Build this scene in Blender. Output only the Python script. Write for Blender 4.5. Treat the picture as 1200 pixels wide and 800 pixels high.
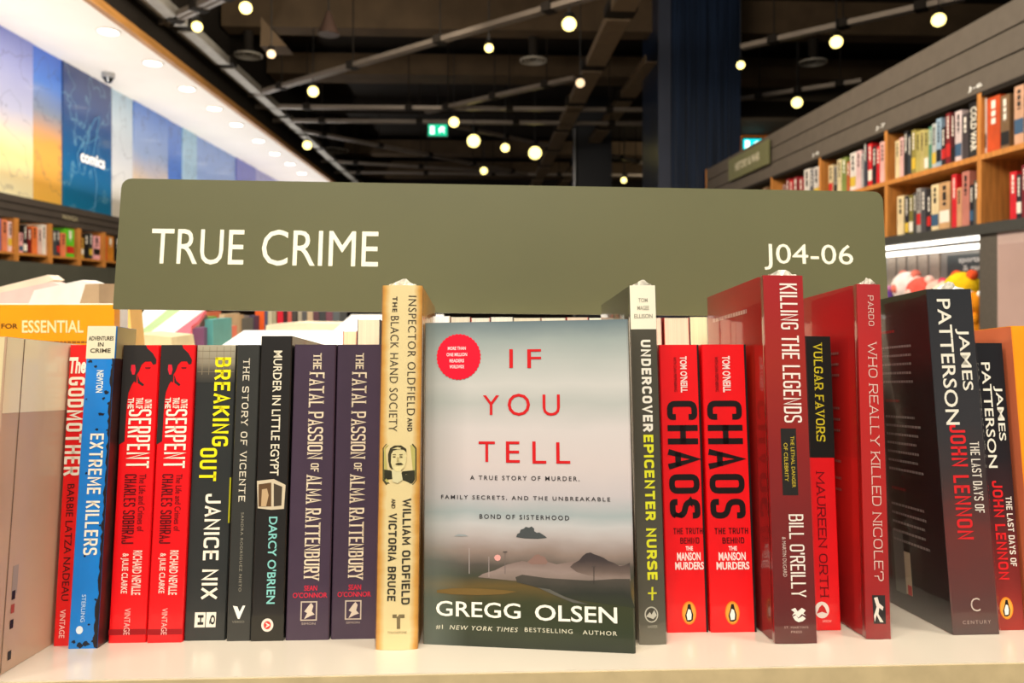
import bpy, math, random
from mathutils import Matrix, Vector
R = math.radians
random.seed(7)
C = bpy.context.scene.collection
for o in list(bpy.data.objects): bpy.data.objects.remove(o)

# ------------------------------------------------------------------ camera, light, exposure
EYE = 1.45
F, PSI, HY = 906.0, R(2.26), 344.9
SN, CS = math.sin(PSI), math.cos(PSI)
cd = bpy.data.cameras.new('camera'); cam = bpy.data.objects.new('camera', cd); C.objects.link(cam)
cam.location = (0, 0, EYE); cam.rotation_euler = (R(90), 0, -PSI)
cd.sensor_width = 36; cd.lens = F / 1200 * 36; cd.shift_y = -(400 - HY) / 1200
cd.clip_start = .02; cd.clip_end = 100
cd.dof.use_dof = True; cd.dof.focus_distance = .53; cd.dof.aperture_fstop = 11.5
sc = bpy.context.scene; sc.camera = cam
sc.view_settings.view_transform = 'Standard'; sc.view_settings.look = 'None'
sc.view_settings.gamma = 1; sc.view_settings.exposure = -0.08; sc.view_settings.use_curve_mapping = False
w_ = bpy.data.worlds.new('World'); sc.world = w_; w_.use_nodes = True
w_.node_tree.nodes['Background'].inputs[0].default_value = (1.0, .95, .88, 1)
w_.node_tree.nodes['Background'].inputs[1].default_value = .22

def area(name, loc, target, sx, sy, power, col=(1, .93, .82)):
    l = bpy.data.lights.new(name, 'AREA'); l.shape = 'RECTANGLE'; l.size = sx; l.size_y = sy; l.energy = power; l.color = col
    o = bpy.data.objects.new(name, l); C.objects.link(o); o.location = loc
    d = Vector(target) - Vector(loc); o.rotation_euler = d.to_track_quat('-Z', 'Y').to_euler()
    return o
area('ceiling_and_fill_light', (-.25, -1.0, 3.55), (-.05, .6, 1.2), 1.6, .5, 92)
area('ceiling_and_fill_light', (1.7, -.2, 3.5), (-.25, .5, 1.3), .7, .5, 50, (1, .92, .8))  # added fill from the right, brightens the side cover of the far-left book
area('ceiling_and_fill_light', (-1.6, -.5, 3.6), (-.15, .6, 1.2), .6, .6, 40)
area('room_luminaire', (-.6, 4.6, 4.0), (2.7, 5.2, 1.9), 2.5, .8, 190, (1, .85, .66))
area('room_luminaire', (-.8, 6.0, 4.0), (-4.2, 8, 1.9), 2.5, .8, 150, (1, .88, .7))
area('room_luminaire', (-.2, 2.6, 3.9), (-.2, 2.3, 1.0), 1.8, .8, 75, (1, .92, .8))
area('bulkhead_fill_light', (4.6, 14.2, 3.5), (6.2, 17.3, 3.2), 1.2, .6, 110, (1, .85, .6))  # added lamp aimed at the timber bulkhead, which is dark without it
cove = area('cove_light', (-3.75, 12.0, 2.45), (-3.75, 11.6, 5), .12, 17, 140, (1, .95, .88)); cove.rotation_euler = (math.pi, R(8), 0)

# ------------------------------------------------------------------ helpers
def lin(c):
    c = c / 255.
    return c / 12.92 if c <= .04045 else ((c + .055) / 1.055) ** 2.4
def rgb(t): return (lin(t[0]), lin(t[1]), lin(t[2]), 1)
MC = {}
def mat(key, col, rough=.5, spec=.5, coat=0, metal=0, var=.08, scale=60, emit=0, bump=0, col2=None, stretch=None, coat_rough=.08):
    """plain procedural material: colour with a faint noise variation"""
    k = (key, tuple(col))
    if k in MC: return MC[k]
    m = bpy.data.materials.new(key); m.use_nodes = True; nt = m.node_tree; b = nt.nodes['Principled BSDF']
    b.inputs['Roughness'].default_value = rough; b.inputs['Specular IOR Level'].default_value = spec
    b.inputs['Coat Weight'].default_value = coat; b.inputs['Coat Roughness'].default_value = coat_rough
    b.inputs['Metallic'].default_value = metal
    if var or bump or col2:
        tc = nt.nodes.new('ShaderNodeTexCoord'); n = nt.nodes.new('ShaderNodeTexNoise'); n.inputs['Scale'].default_value = scale; n.inputs['Detail'].default_value = 4
        src = tc.outputs['Object']
        if stretch:
            mp = nt.nodes.new('ShaderNodeMapping'); mp.inputs['Scale'].default_value = stretch; nt.links.new(src, mp.inputs[0]); src = mp.outputs[0]
        nt.links.new(src, n.inputs['Vector'])
        rp = nt.nodes.new('ShaderNodeValToRGB'); e = rp.color_ramp.elements
        c = rgb(col); e[0].position = .35; e[1].position = .65
        if col2: e[0].color = rgb(col2); e[1].color = c
        else:
            e[0].color = tuple(x * (1 - var) for x in c[:3]) + (1,); e[1].color = tuple(min(1, x * (1 + var)) for x in c[:3]) + (1,)
        nt.links.new(n.outputs['Fac'], rp.inputs[0]); nt.links.new(rp.outputs[0], b.inputs['Base Color'])
        if bump:
            bp = nt.nodes.new('ShaderNodeBump'); bp.inputs['Strength'].default_value = bump; bp.inputs['Distance'].default_value = .001
            nt.links.new(n.outputs['Fac'], bp.inputs['Height']); nt.links.new(bp.outputs[0], b.inputs['Normal'])
    else: b.inputs['Base Color'].default_value = rgb(col)
    if emit:
        b.inputs['Emission Color'].default_value = rgb(col); b.inputs['Emission Strength'].default_value = emit
    MC[k] = m; return m

def ink(col): return mat('printed_ink', col, .45, .4, var=0)
def gradmat(key, stops, axis=2, lo=0, hi=1, rough=.4, coat=.3, noise=.0, nscale=20, xdark=None):
    """colour ramp along one local axis between lo and hi (printed gradient)"""
    m = bpy.data.materials.new(key); m.use_nodes = True; nt = m.node_tree; b = nt.nodes['Principled BSDF']
    b.inputs['Roughness'].default_value = rough; b.inputs['Coat Weight'].default_value = coat; b.inputs['Coat Roughness'].default_value = .08
    tc = nt.nodes.new('ShaderNodeTexCoord'); sp = nt.nodes.new('ShaderNodeSeparateXYZ'); nt.links.new(tc.outputs['Object'], sp.inputs[0])
    mr = nt.nodes.new('ShaderNodeMapRange'); mr.inputs[1].default_value = lo; mr.inputs[2].default_value = hi
    nt.links.new(sp.outputs[axis], mr.inputs[0]); v = mr.outputs[0]
    if noise:
        n = nt.nodes.new('ShaderNodeTexNoise'); n.inputs['Scale'].default_value = nscale; n.inputs['Detail'].default_value = 5
        mp = nt.nodes.new('ShaderNodeMapping'); mp.inputs['Scale'].default_value = (1, 1, 2.2); nt.links.new(tc.outputs['Object'], mp.inputs[0]); nt.links.new(mp.outputs[0], n.inputs['Vector'])
        a = nt.nodes.new('ShaderNodeMath'); a.operation = 'MULTIPLY_ADD'; a.inputs[1].default_value = noise; a.inputs[2].default_value = -noise / 2
        nt.links.new(n.outputs['Fac'], a.inputs[0]); s2 = nt.nodes.new('ShaderNodeMath'); s2.operation = 'ADD'; nt.links.new(v, s2.inputs[0]); nt.links.new(a.outputs[0], s2.inputs[1]); v = s2.outputs[0]
    rp = nt.nodes.new('ShaderNodeValToRGB'); cr = rp.color_ramp
    while len(cr.elements) > 1: cr.elements.remove(cr.elements[-1])
    cr.elements[0].position = stops[0][0]; cr.elements[0].color = rgb(stops[0][1])
    for p, c in stops[1:]:
        e = cr.elements.new(p); e.color = rgb(c)
    nt.links.new(v, rp.inputs[0]); out = rp.outputs[0]
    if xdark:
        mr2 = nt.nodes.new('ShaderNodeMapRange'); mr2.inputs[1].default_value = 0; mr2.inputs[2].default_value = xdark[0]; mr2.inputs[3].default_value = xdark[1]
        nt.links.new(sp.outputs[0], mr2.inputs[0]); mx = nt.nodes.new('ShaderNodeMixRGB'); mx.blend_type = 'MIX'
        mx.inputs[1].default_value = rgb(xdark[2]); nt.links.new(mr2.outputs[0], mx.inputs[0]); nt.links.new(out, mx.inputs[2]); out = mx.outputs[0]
    nt.links.new(out, b.inputs['Base Color'])
    return m

def wrapmat():
    m = bpy.data.materials.new('clear_shrink_wrap'); m.use_nodes = True; nt = m.node_tree
    for n in list(nt.nodes): nt.nodes.remove(n)
    out = nt.nodes.new('ShaderNodeOutputMaterial'); mx = nt.nodes.new('ShaderNodeMixShader'); tr = nt.nodes.new('ShaderNodeBsdfTransparent'); gl = nt.nodes.new('ShaderNodeBsdfGlossy')
    gl.inputs['Roughness'].default_value = .06; gl.inputs['Color'].default_value = (.95, .95, .95, 1); lw = nt.nodes.new('ShaderNodeLayerWeight'); lw.inputs[0].default_value = .5; pw = nt.nodes.new('ShaderNodeMath'); pw.operation = 'POWER'; pw.inputs[1].default_value = 3.2; nt.links.new(lw.outputs['Facing'], pw.inputs[0]); fr = nt.nodes.new('ShaderNodeMath'); fr.operation = 'MULTIPLY_ADD'; fr.inputs[1].default_value = .75; fr.inputs[2].default_value = .035; nt.links.new(pw.outputs[0], fr.inputs[0])
    n = nt.nodes.new('ShaderNodeTexNoise'); n.inputs['Scale'].default_value = 35; tc = nt.nodes.new('ShaderNodeTexCoord'); nt.links.new(tc.outputs['Object'], n.inputs['Vector'])
    bp = nt.nodes.new('ShaderNodeBump'); bp.inputs['Strength'].default_value = .12; bp.inputs['Distance'].default_value = .002; nt.links.new(n.outputs['Fac'], bp.inputs['Height'])
    nt.links.new(bp.outputs[0], gl.inputs['Normal']); nt.links.new(fr.outputs[0], mx.inputs[0]); nt.links.new(tr.outputs[0], mx.inputs[1]); nt.links.new(gl.outputs[0], mx.inputs[2]); nt.links.new(mx.outputs[0], out.inputs[0])
    return m
WRAP = wrapmat()

def pages_mat(col=(236, 222, 190)):
    k = ('pages', col)
    if k in MC: return MC[k]
    m = bpy.data.materials.new('page_edges'); m.use_nodes = True; nt = m.node_tree; b = nt.nodes['Principled BSDF']; b.inputs['Roughness'].default_value = .8
    tc = nt.nodes.new('ShaderNodeTexCoord'); mp = nt.nodes.new('ShaderNodeMapping'); mp.inputs['Scale'].default_value = (1800, 3, 3); nt.links.new(tc.outputs['Object'], mp.inputs[0])
    n = nt.nodes.new('ShaderNodeTexNoise'); n.inputs['Scale'].default_value = 1; nt.links.new(mp.outputs[0], n.inputs['Vector'])
    rp = nt.nodes.new('ShaderNodeValToRGB'); e = rp.color_ramp.elements; c = rgb(col); e[0].position = .3; e[1].position = .6
    e[0].color = tuple(x * .8 for x in c[:3]) + (1,); e[1].color = c
    nt.links.new(n.outputs['Fac'], rp.inputs[0]); nt.links.new(rp.outputs[0], b.inputs['Base Color']); MC[k] = m; return m

class MB:
    def __init__(s): s.v = []; s.f = []
    def box(s, x0, y0, z0, x1, y1, z1):
        b = len(s.v); s.v += [(x, y, z) for z in (z0, z1) for (x, y) in ((x0, y0), (x1, y0), (x1, y1), (x0, y1))]
        s.f += [tuple(b + i for i in q) for q in ((3, 2, 1, 0), (4, 5, 6, 7), (0, 1, 5, 4), (1, 2, 6, 5), (2, 3, 7, 6), (3, 0, 4, 7))]; return s
    def prism(s, pts, z0, z1):   # polygon in xy extruded in z
        b = len(s.v); n = len(pts); s.v += [(p[0], p[1], z0) for p in pts] + [(p[0], p[1], z1) for p in pts]
        s.f += [tuple(b + i for i in reversed(range(n))), tuple(b + n + i for i in range(n))] + [(b + i, b + (i + 1) % n, b + n + (i + 1) % n, b + n + i) for i in range(n)]; return s
    def shell(s, outer, inner, z0, z1):  # open strip with thickness
        b = len(s.v); n = len(outer)
        for z in (z0, z1): s.v += [(p[0], p[1], z) for p in outer] + [(p[0], p[1], z) for p in inner]
        O0, I0, O1, I1 = b, b + n, b + 2 * n, b + 3 * n
        for i in range(n - 1):
            s.f += [(O0 + i, O0 + i + 1, O1 + i + 1, O1 + i), (I0 + i + 1, I0 + i, I1 + i, I1 + i + 1), (O1 + i, O1 + i + 1, I1 + i + 1, I1 + i), (O0 + i + 1, O0 + i, I0 + i, I0 + i + 1)]
        s.f += [(O0, O1, I1, I0), (I0 + n - 1, I1 + n - 1, O1 + n - 1, O0 + n - 1)]; return s
    def cyl(s, p0, p1, r0, r1=None, n=16, cap=True):
        r1 = r0 if r1 is None else r1; p0 = Vector(p0); p1 = Vector(p1); d = (p1 - p0).normalized(); a = d.orthogonal().normalized(); c = d.cross(a); b = len(s.v)
        for p, r in ((p0, r0), (p1, r1)):
            s.v += [tuple(p + a * r * math.cos(2 * math.pi * i / n) + c * r * math.sin(2 * math.pi * i / n)) for i in range(n)]
        s.f += [(b + i, b + (i + 1) % n, b + n + (i + 1) % n, b + n + i) for i in range(n)]
        if cap: s.f += [tuple(b + i for i in reversed(range(n))), tuple(b + n + i for i in range(n))]
        return s
    def poly(s, pts): b = len(s.v); s.v += [tuple(p) for p in pts]; s.f.append(tuple(range(b, b + len(pts)))); return s
    def hexa(s, bot, top):  # two loops
        b = len(s.v); n = len(bot); s.v += [tuple(p) for p in bot] + [tuple(p) for p in top]
        s.f += [tuple(b + i for i in reversed(range(n))), tuple(b + n + i for i in range(n))] + [(b + i, b + (i + 1) % n, b + n + (i + 1) % n, b + n + i) for i in range(n)]; return s
    def build(s, name, m, parent=None, smooth=None):
        me = bpy.data.meshes.new(name); me.from_pydata(s.v, [], s.f); me.update()
        if smooth: me.shade_smooth(); me.set_sharp_from_angle(angle=R(smooth))
        if m is not None: me.materials.append(m)
        o = bpy.data.objects.new(name, me); C.objects.link(o); o.parent = parent; return o

def thing(name, label, cat, M=None, group=None):
    o = bpy.data.objects.new(name, None); C.objects.link(o); o.empty_display_size = .05; o['label'] = label; o['category'] = cat
    if group: o['group'] = group
    if M is not None: o.matrix_world = M
    return o
def tag(o, label, cat, group=None):
    o['label'] = label; o['category'] = cat
    if group: o['group'] = group
    return o
def struct(o): o['kind'] = 'structure'; return o

# pixel -> ray (room axes: X right, Y forward, Z up), used to work out where things stand
def ray(px, py):
    t = (px - 600) / F; q = (HY - py) / F
    return Vector((SN + t * CS, CS - t * SN, q))
def onX(px, py, X): d = ray(px, py); return d * (X / d.x)
def onY(px, py, Y): d = ray(px, py); return d * (Y / d.y)
def onZ(px, py, H): d = ray(px, py); return d * (H / d.z)
E3 = Vector((0, 0, EYE))

# ---- tilted shelf frame (u along the shelf, v into it, w up its back)
TILT, YB, HB = R(6.86), .5172, .2310
ST, CT = math.sin(TILT), math.cos(TILT)
SHELF = Matrix(((1, 0, 0, 0), (0, CT, ST, YB), (0, -ST, CT, EYE - HB), (0, 0, 0, 1)))
def book_matrix(u, v, roll, w, yaw=0, extra=0, lift=0):
    sr = math.sin(R(roll)); l = max(0, w * sr) if roll > 0 else 0
    return SHELF @ Matrix.Translation((u, v, l + lift)) @ Matrix.Rotation(-R(yaw), 4, 'Z') @ Matrix.Rotation(R(roll), 4, 'Y') @ Matrix.Rotation(-R(extra), 4, 'X')

# ---- faces to print on.  frame: origin, right, up, normal
class Face:
    def __init__(s, o, r, u, n): s.o, s.r, s.u, s.n = Vector(o), Vector(r), Vector(u), Vector(n)
    def P(s, a, b, e=0): return s.o + s.r * a + s.u * b + s.n * e
def txt_mesh(body, bold=0, space=1, shear=0):
    c = bpy.data.curves.new('t', 'FONT'); c.body = body; c.offset = bold; c.space_character = space; c.shear = shear; c.resolution_u = 3
    o = bpy.data.objects.new('t', c); m = bpy.data.meshes.new_from_object(o); bpy.data.objects.remove(o); bpy.data.curves.remove(c)
    vs = [v.co.copy() for v in m.vertices]; fs = [tuple(p.vertices) for p in m.polygons]; bpy.data.meshes.remove(m); return vs, fs
# narrow block capitals drawn as strokes (third value 1 = rounded corner; 'c' = closed loop)
GLY = {'A': [[(0, 0), (.5, 1), (1, 0)], [(.2, .28), (.8, .28)]], 'B': [[(0, 0), (0, 1), (.92, 1, 1), (.92, .53, 1), (0, .53)], [(.4, .53), (1, .53, 1), (1, 0, 1), (0, 0)]], 'C': [[(1, .76), (1, 1, 1), (0, 1, 1), (0, 0, 1), (1, 0, 1), (1, .24)]],
 'D': [['c', (0, 0), (0, 1), (1, 1, 1), (1, 0, 1)]], 'E': [[(1, 1), (0, 1), (0, 0), (1, 0)], [(0, .52), (.85, .52)]], 'F': [[(1, 1), (0, 1), (0, 0)], [(0, .5), (.85, .5)]], 'G': [[(1, .78), (1, 1, 1), (0, 1, 1), (0, 0, 1), (1, 0, 1), (1, .46), (.55, .46)]],
 'H': [[(0, 0), (0, 1)], [(1, 0), (1, 1)], [(0, .51), (1, .51)]], 'I': [[(.5, 0), (.5, 1)]], 'J': [[(0, .28), (0, 0, 1), (1, 0, 1), (1, 1)]], 'K': [[(0, 0), (0, 1)], [(1, 1), (.06, .42)], [(.32, .6), (1, 0)]], 'L': [[(0, 1), (0, 0), (1, 0)]],
 'M': [[(0, 0), (0, 1), (.5, .25), (1, 1), (1, 0)]], 'N': [[(0, 0), (0, 1), (1, 0), (1, 1)]], 'O': [['c', (0, 0, 1), (0, 1, 1), (1, 1, 1), (1, 0, 1)]], 'P': [[(0, 0), (0, 1), (1, 1, 1), (1, .44, 1), (0, .44)]], 'Q': [['c', (0, 0, 1), (0, 1, 1), (1, 1, 1), (1, 0, 1)], [(.5, .3), (1.05, -.08)]],
 'R': [[(0, 0), (0, 1), (1, 1, 1), (1, .46, 1), (0, .46)], [(.5, .46), (1, 0)]], 'S': [[(1, .80), (1, 1, 1), (0, 1, 1), (0, .56, 1), (1, .44, 1), (1, 0, 1), (0, 0, 1), (0, .20)]], 'T': [[(0, 1), (1, 1)], [(.5, 1), (.5, 0)]], 'U': [[(0, 1), (0, 0, 1), (1, 0, 1), (1, 1)]],
 'V': [[(0, 1), (.5, 0), (1, 1)]], 'W': [[(0, 1), (.25, 0), (.5, .75), (.75, 0), (1, 1)]], 'X': [[(0, 1), (1, 0)], [(0, 0), (1, 1)]], 'Y': [[(0, 1), (.5, .48), (1, 1)], [(.5, .48), (.5, 0)]], 'Z': [[(0, 1), (1, 1), (0, 0), (1, 0)]], "'": [[(.5, 1), (.5, .78)]], '?': [[(0, .74), (0, 1, 1), (1, 1, 1), (1, .5, 1), (.5, .42), (.5, .26)], [(.5, .10), (.5, 0)]],
 '&': [[(1, .0), (.2, .75), (.35, 1, 1), (.7, .85), (.05, .35), (.2, 0, 1), (.6, .05), (1, .42)]], '-': [[(0, .48), (1, .48)]]}
GW = {'I': .0, "'": .0, 'M': 1.32, 'W': 1.5, 'E': .85, 'F': .82, 'L': .80, ' ': .2, 'J': .85, '-': .6}
def block_mesh(body, L, H, wt, serif=0, gap=.9):
    """returns quads fitted to length L and cap height H with stroke wt*H"""
    n = len(body); t = min(wt * H, .25 * L / n); g = t * gap; ws = [GW.get(c, 1) for c in body]
    cw = (L - n * t - (n - 1) * g) / max(sum(ws), .01)
    if cw < t * .35: t = L / n * .35; g = t * .5; cw = (L - n * t - (n - 1) * g) / sum(ws)
    vs, fs = [], []; x = 0
    def ribbon(pts, closed, ext=True):
        m = len(pts); Ls, Rs = [], []
        for i in range(m):
            p = Vector(pts[i]); a = Vector(pts[i - 1]) if (i or closed) else None; b = Vector(pts[(i + 1) % m]) if (i < m - 1 or closed) else None
            d1 = (p - a).normalized() if a is not None else (b - p).normalized(); d2 = (b - p).normalized() if b is not None else d1
            n1 = Vector((-d1.y, d1.x)); n2 = Vector((-d2.y, d2.x)); mm = (n1 + n2); mm = mm.normalized() if mm.length > .05 else n1
            k = min(1 / max(mm.dot(n1), .4), 1.9) * t / 2
            e = Vector((0, 0))
            if not closed and i == 0 and ext: e = -d1 * t * .5
            if not closed and i == m - 1 and ext: e = d2 * t * .5
            Ls.append(p + mm * k + e); Rs.append(p - mm * k + e)
        b0 = len(vs)
        for l, r_ in zip(Ls, Rs): vs.append(l); vs.append(r_)
        for i in range(m if closed else m - 1):
            j = (i + 1) % m; fs.append((b0 + 2 * i, b0 + 2 * i + 1, b0 + 2 * j + 1, b0 + 2 * j))
    for c, w in zip(body, ws):
        wd = w * cw
        for st in GLY.get(c, []):
            closed = st[0] == 'c'; pp = st[1:] if closed else st; X = lambda q: Vector((x + t / 2 + q[0] * wd, t / 2 + q[1] * (H - t))); out = []
            m = len(pp)
            for i, q in enumerate(pp):
                P0 = X(q)
                if len(q) > 2 and (closed or 0 < i < m - 1):
                    A, B = X(pp[i - 1]), X(pp[(i + 1) % m]); da, db = (A - P0), (B - P0); rad = min(da.length * .5, db.length * .5, max(wd, t) * .42)
                    if rad > 1e-6:
                        a, b = P0 + da.normalized() * rad, P0 + db.normalized() * rad
                        for k in range(5): u = k / 4; out.append(a * (1 - u) ** 2 + P0 * 2 * u * (1 - u) + b * u * u)
                        continue
                out.append(P0)
            ribbon(out, closed, c not in 'CSG')
            if serif and not closed:
                for q in (pp[0], pp[-1]):
                    if q[1] in (0, 1) and c not in 'SCGJ?':
                        P0 = X(q); y0 = 0 if q[1] == 0 else H; hh = t * .55 * (1 if q[1] == 0 else -1); b0 = len(vs); vs.extend([Vector((P0.x - t * serif, y0)), Vector((P0.x + t * serif, y0)), Vector((P0.x + t * serif, y0 + hh)), Vector((P0.x - t * serif, y0 + hh))]); fs.append((b0, b0 + 1, b0 + 2, b0 + 3) if hh > 0 else (b0 + 3, b0 + 2, b0 + 1, b0))
        x += wd + t + g
    return vs, fs
def text(face, body, a0, b0, a1, b1, col, parent, name='lettering', rot=True, bold=.02, space=1, e=.00025, shear=0, m=None, bulge=None, blk=None):
    """lettering fitted into the face rectangle a0..a1 (right) x b0..b1 (up); rot = reads top to bottom"""
    if blk:
        Lb_, Hb_ = ((b1 - b0), (a1 - a0)) if rot else ((a1 - a0), (b1 - b0)); vs, fs = block_mesh(body, Lb_, Hb_, *blk)
    else: vs, fs = txt_mesh(body, bold, space, shear)
    xs = [v.x for v in vs]; ys = [v.y for v in vs]; x0, x1, y0, y1 = min(xs), max(xs), min(ys), max(ys)
    if blk: x0, x1, y0, y1 = 0, Lb_, 0, Hb_
    mb = MB()
    for v in vs:
        t = (v.x - x0) / (x1 - x0); s = (v.y - y0) / (y1 - y0)
        if rot: a, b = a0 + s * (a1 - a0), b1 - t * (b1 - b0)
        else: a, b = a0 + t * (a1 - a0), b0 + s * (b1 - b0)
        ee = e + (bulge(a) if bulge else 0)
        mb.v.append(tuple(face.P(a, b, ee)))
    mb.f = [tuple(reversed(f)) if rot else f for f in fs]
    return mb.build(name, m or ink(col), parent)
def patch(face, pts, col, parent, name='printed_patch', e=.00015, m=None, bulge=None):
    mb = MB()
    mb.poly([face.P(a, b, e + (bulge(a) if bulge else 0)) for a, b in pts])
    return mb.build(name, m or ink(col), parent)
def dashes(face, a0, b0, a1, b1, col, parent, name='blurred_print', down=False, e=.0003, seed=1):
    """print too small or blurred to read in the photo: word-length strokes"""
    q = random.Random(seed + int(abs(b0) * 1e4)); mb = MB(); L = (b1 - b0) if down else (a1 - a0); H = (a1 - a0) if down else (b1 - b0); x = 0
    while x < L:
        w = min(L - x, max(H, L * .05) * q.uniform(.7, 1.8))
        p = [(a0, b1 - x - w), (a1, b1 - x - w), (a1, b1 - x), (a0, b1 - x)] if down else [(a0 + x, b0), (a0 + x + w, b0), (a0 + x + w, b1), (a0 + x, b1)]
        mb.poly([face.P(a, b, e) for a, b in p]); x += w + H * .35
    return mb.build(name, ink(col), parent)
def ellipse(cx, cy, rx, ry, n=24, wob=0): return [(cx + rx * (1 + (wob if i % 2 else 0)) * math.cos(2 * math.pi * i / n), cy + ry * (1 + (wob if i % 2 else 0)) * math.sin(2 * math.pi * i / n)) for i in range(n)]

# ------------------------------------------------------------------ THE ROOM
BLK = mat('black_painted_ceiling', (30, 25, 20), .8, .2)
def wbox(name, m, x0, y0, z0, x1, y1, z1, parent=None):   # z relative to the eye
    return MB().box(x0, y0, z0 + EYE, x1, y1, z1 + EYE).build(name, m, parent)
struct(wbox('floor', mat('pale_vinyl_floor', (150, 138, 120), .35, .5, scale=3), -4.4, -2.5, -EYE - .05, 8.4, 23.2, -EYE))
struct(wbox('ceiling', BLK, -4.4, 1.8, 3.6, 8.4, 23.2, 3.7))
struct(wbox('wall_back', mat('dark_back_wall', (34, 30, 28), .8, .2, scale=2), -4.4, 23.0, -EYE, 8.4, 23.2, 3.6))
struct(wbox('wall_right', mat('dark_side_wall', (40, 36, 32), .8, .2, scale=2), 8.2, 1.8, -EYE, 8.4, 23.0, 3.6))
wl = struct(wbox('wall_left', mat('white_wall', (225, 222, 220), .7, .3, scale=2), -4.4, 3.5, -EYE, -4.25, 23.0, 3.6))
# soffit: lit white band with a timber edge
struct(wbox('trim_1', mat('white_soffit', (246, 240, 232), .6, .3, var=.02, scale=2), -4.25, 3.5, 2.35, -3.16, 23.0, 2.40))
struct(wbox('trim_2', mat('oak_edge', (168, 118, 60), .5, .4, scale=8, stretch=(4, .3, 4), var=.2), -3.16, 3.5, 2.335, -3.10, 23.0, 2.41))
struct(wbox('trim_3', BLK, -3.25, 3.5, 2.41, -3.15, 23.0, 3.6))
# coloured wall panels
def panel_mat(name, stops, lines=True, lcol=(60, 60, 90), seed=0.0):
    m = gradmat(name, stops, 2, EYE + .83, EYE + 2.35, .35, .2, noise=.14, nscale=1.6)
    if lines:
        nt = m.node_tree; b = nt.nodes['Principled BSDF']; src = b.inputs['Base Color'].links[0].from_socket
        tc = nt.nodes.new('ShaderNodeTexCoord'); mp = nt.nodes.new('ShaderNodeMapping'); mp.inputs['Location'].default_value = (seed, seed, seed); nt.links.new(tc.outputs['Object'], mp.inputs[0])
        n = nt.nodes.new('ShaderNodeTexNoise'); n.inputs['Scale'].default_value = 2.6; n.inputs['Detail'].default_value = 3; nt.links.new(mp.outputs[0], n.inputs['Vector'])
        rp = nt.nodes.new('ShaderNodeValToRGB'); e = rp.color_ramp.elements; e[0].position = .485; e[0].color = (0, 0, 0, 1); e[1].position = .5; e[1].color = (.35, .35, .35, 1); q = e.new(.515); q.color = (0, 0, 0, 1)
        nt.links.new(n.outputs['Fac'], rp.inputs[0]); mx = nt.nodes.new('ShaderNodeMixRGB'); mx.inputs[2].default_value = rgb(lcol)
        nt.links.new(rp.outputs[0], mx.inputs[0]); nt.links.new(src, mx.inputs[1]); nt.links.new(mx.outputs[0], b.inputs['Base Color'])
    return m
cream, pale, amber, blue = (250, 244, 205), (176, 178, 205), (240, 178, 84), (66, 118, 205)
PAN = [(-60, 39, [(0, cream), (.3, (245, 215, 150)), (.55, pale), (1, (120, 132, 205))], 'p'), (39, 74, [(0, (244, 190, 80)), (.4, (228, 160, 80)), (.62, (130, 140, 160)), (.8, blue), (1, (50, 105, 215))], 'a'),
       (74, 131, [(0, (20, 120, 165)), (.4, (22, 88, 140)), (.7, (38, 72, 130)), (1, (45, 62, 118))], 'd'), (131, 157, [(0, (230, 222, 205)), (.5, (205, 208, 215)), (1, (178, 205, 225))], 'g'),
       (157, 197, [(0, amber), (.35, (220, 190, 150)), (.6, (150, 170, 210)), (1, (80, 130, 215))], 'q'), (197, 214, [(0, (70, 110, 190)), (1, (85, 130, 215))], 'r'), (214, 231, [(0, (190, 205, 220)), (1, (150, 195, 225))], 's'),
       (231, 277, [(0, (170, 185, 215)), (1, (125, 160, 225))], 't'), (277, 300, [(0, (115, 110, 195)), (1, (95, 105, 200))], 'u'), (300, 345, [(0, (180, 175, 215)), (1, (150, 150, 210))], 'v')]
for i, (x0, x1, st, k) in enumerate(PAN):
    ya, yb = onX(x0, 300, -4.2).y, onX(x1, 300, -4.2).y
    pm = panel_mat('wall_panel_print_' + k, st, True, (150, 205, 225) if k == 'd' else (70, 66, 95), i * 3.7)
    p = wbox('wall_panel', pm, -4.25, ya + .004, .83, -4.2 - .012 * (i % 2), yb - .004, 2.35, wl)
    if k == 'd':
        wf = Face((-4.2, ya, EYE), (0, 1, 0), (0, 0, 1), (1, 0, 0))
        text(wf, 'comics', .30, onX(100, 192, -4.2).z, .82, onX(100, 178, -4.2).z, (250, 250, 250), wl, 'wall_lettering', rot=False, bold=.04, e=.02)
        # pale drawn figure lines on the dark panel
        mb = MB(); pts = [(.30, 1.35), (.42, 1.55), (.5, 1.75), (.62, 1.9), (.72, 1.95), (.66, 1.75), (.58, 1.5), (.66, 1.2), (.62, .95), (.5, .9)]
        for a, b in zip(pts, pts[1:]): mb.cyl(wf.P(a[0], a[1], .01), wf.P(b[0], b[1], .01), .004, n=5)
        pts = [(.3, 1.3), (.25, 1.45), (.36, 1.6), (.5, 1.62), (.7, 1.72)]
        for a, b in zip(pts, pts[1:]): mb.cyl(wf.P(a[0], a[1], .01), wf.P(b[0], b[1], .01), .004, n=5)
        mb.build('drawn_line', mat('pale_blue_line', (90, 150, 190), .5), wl)
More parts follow.
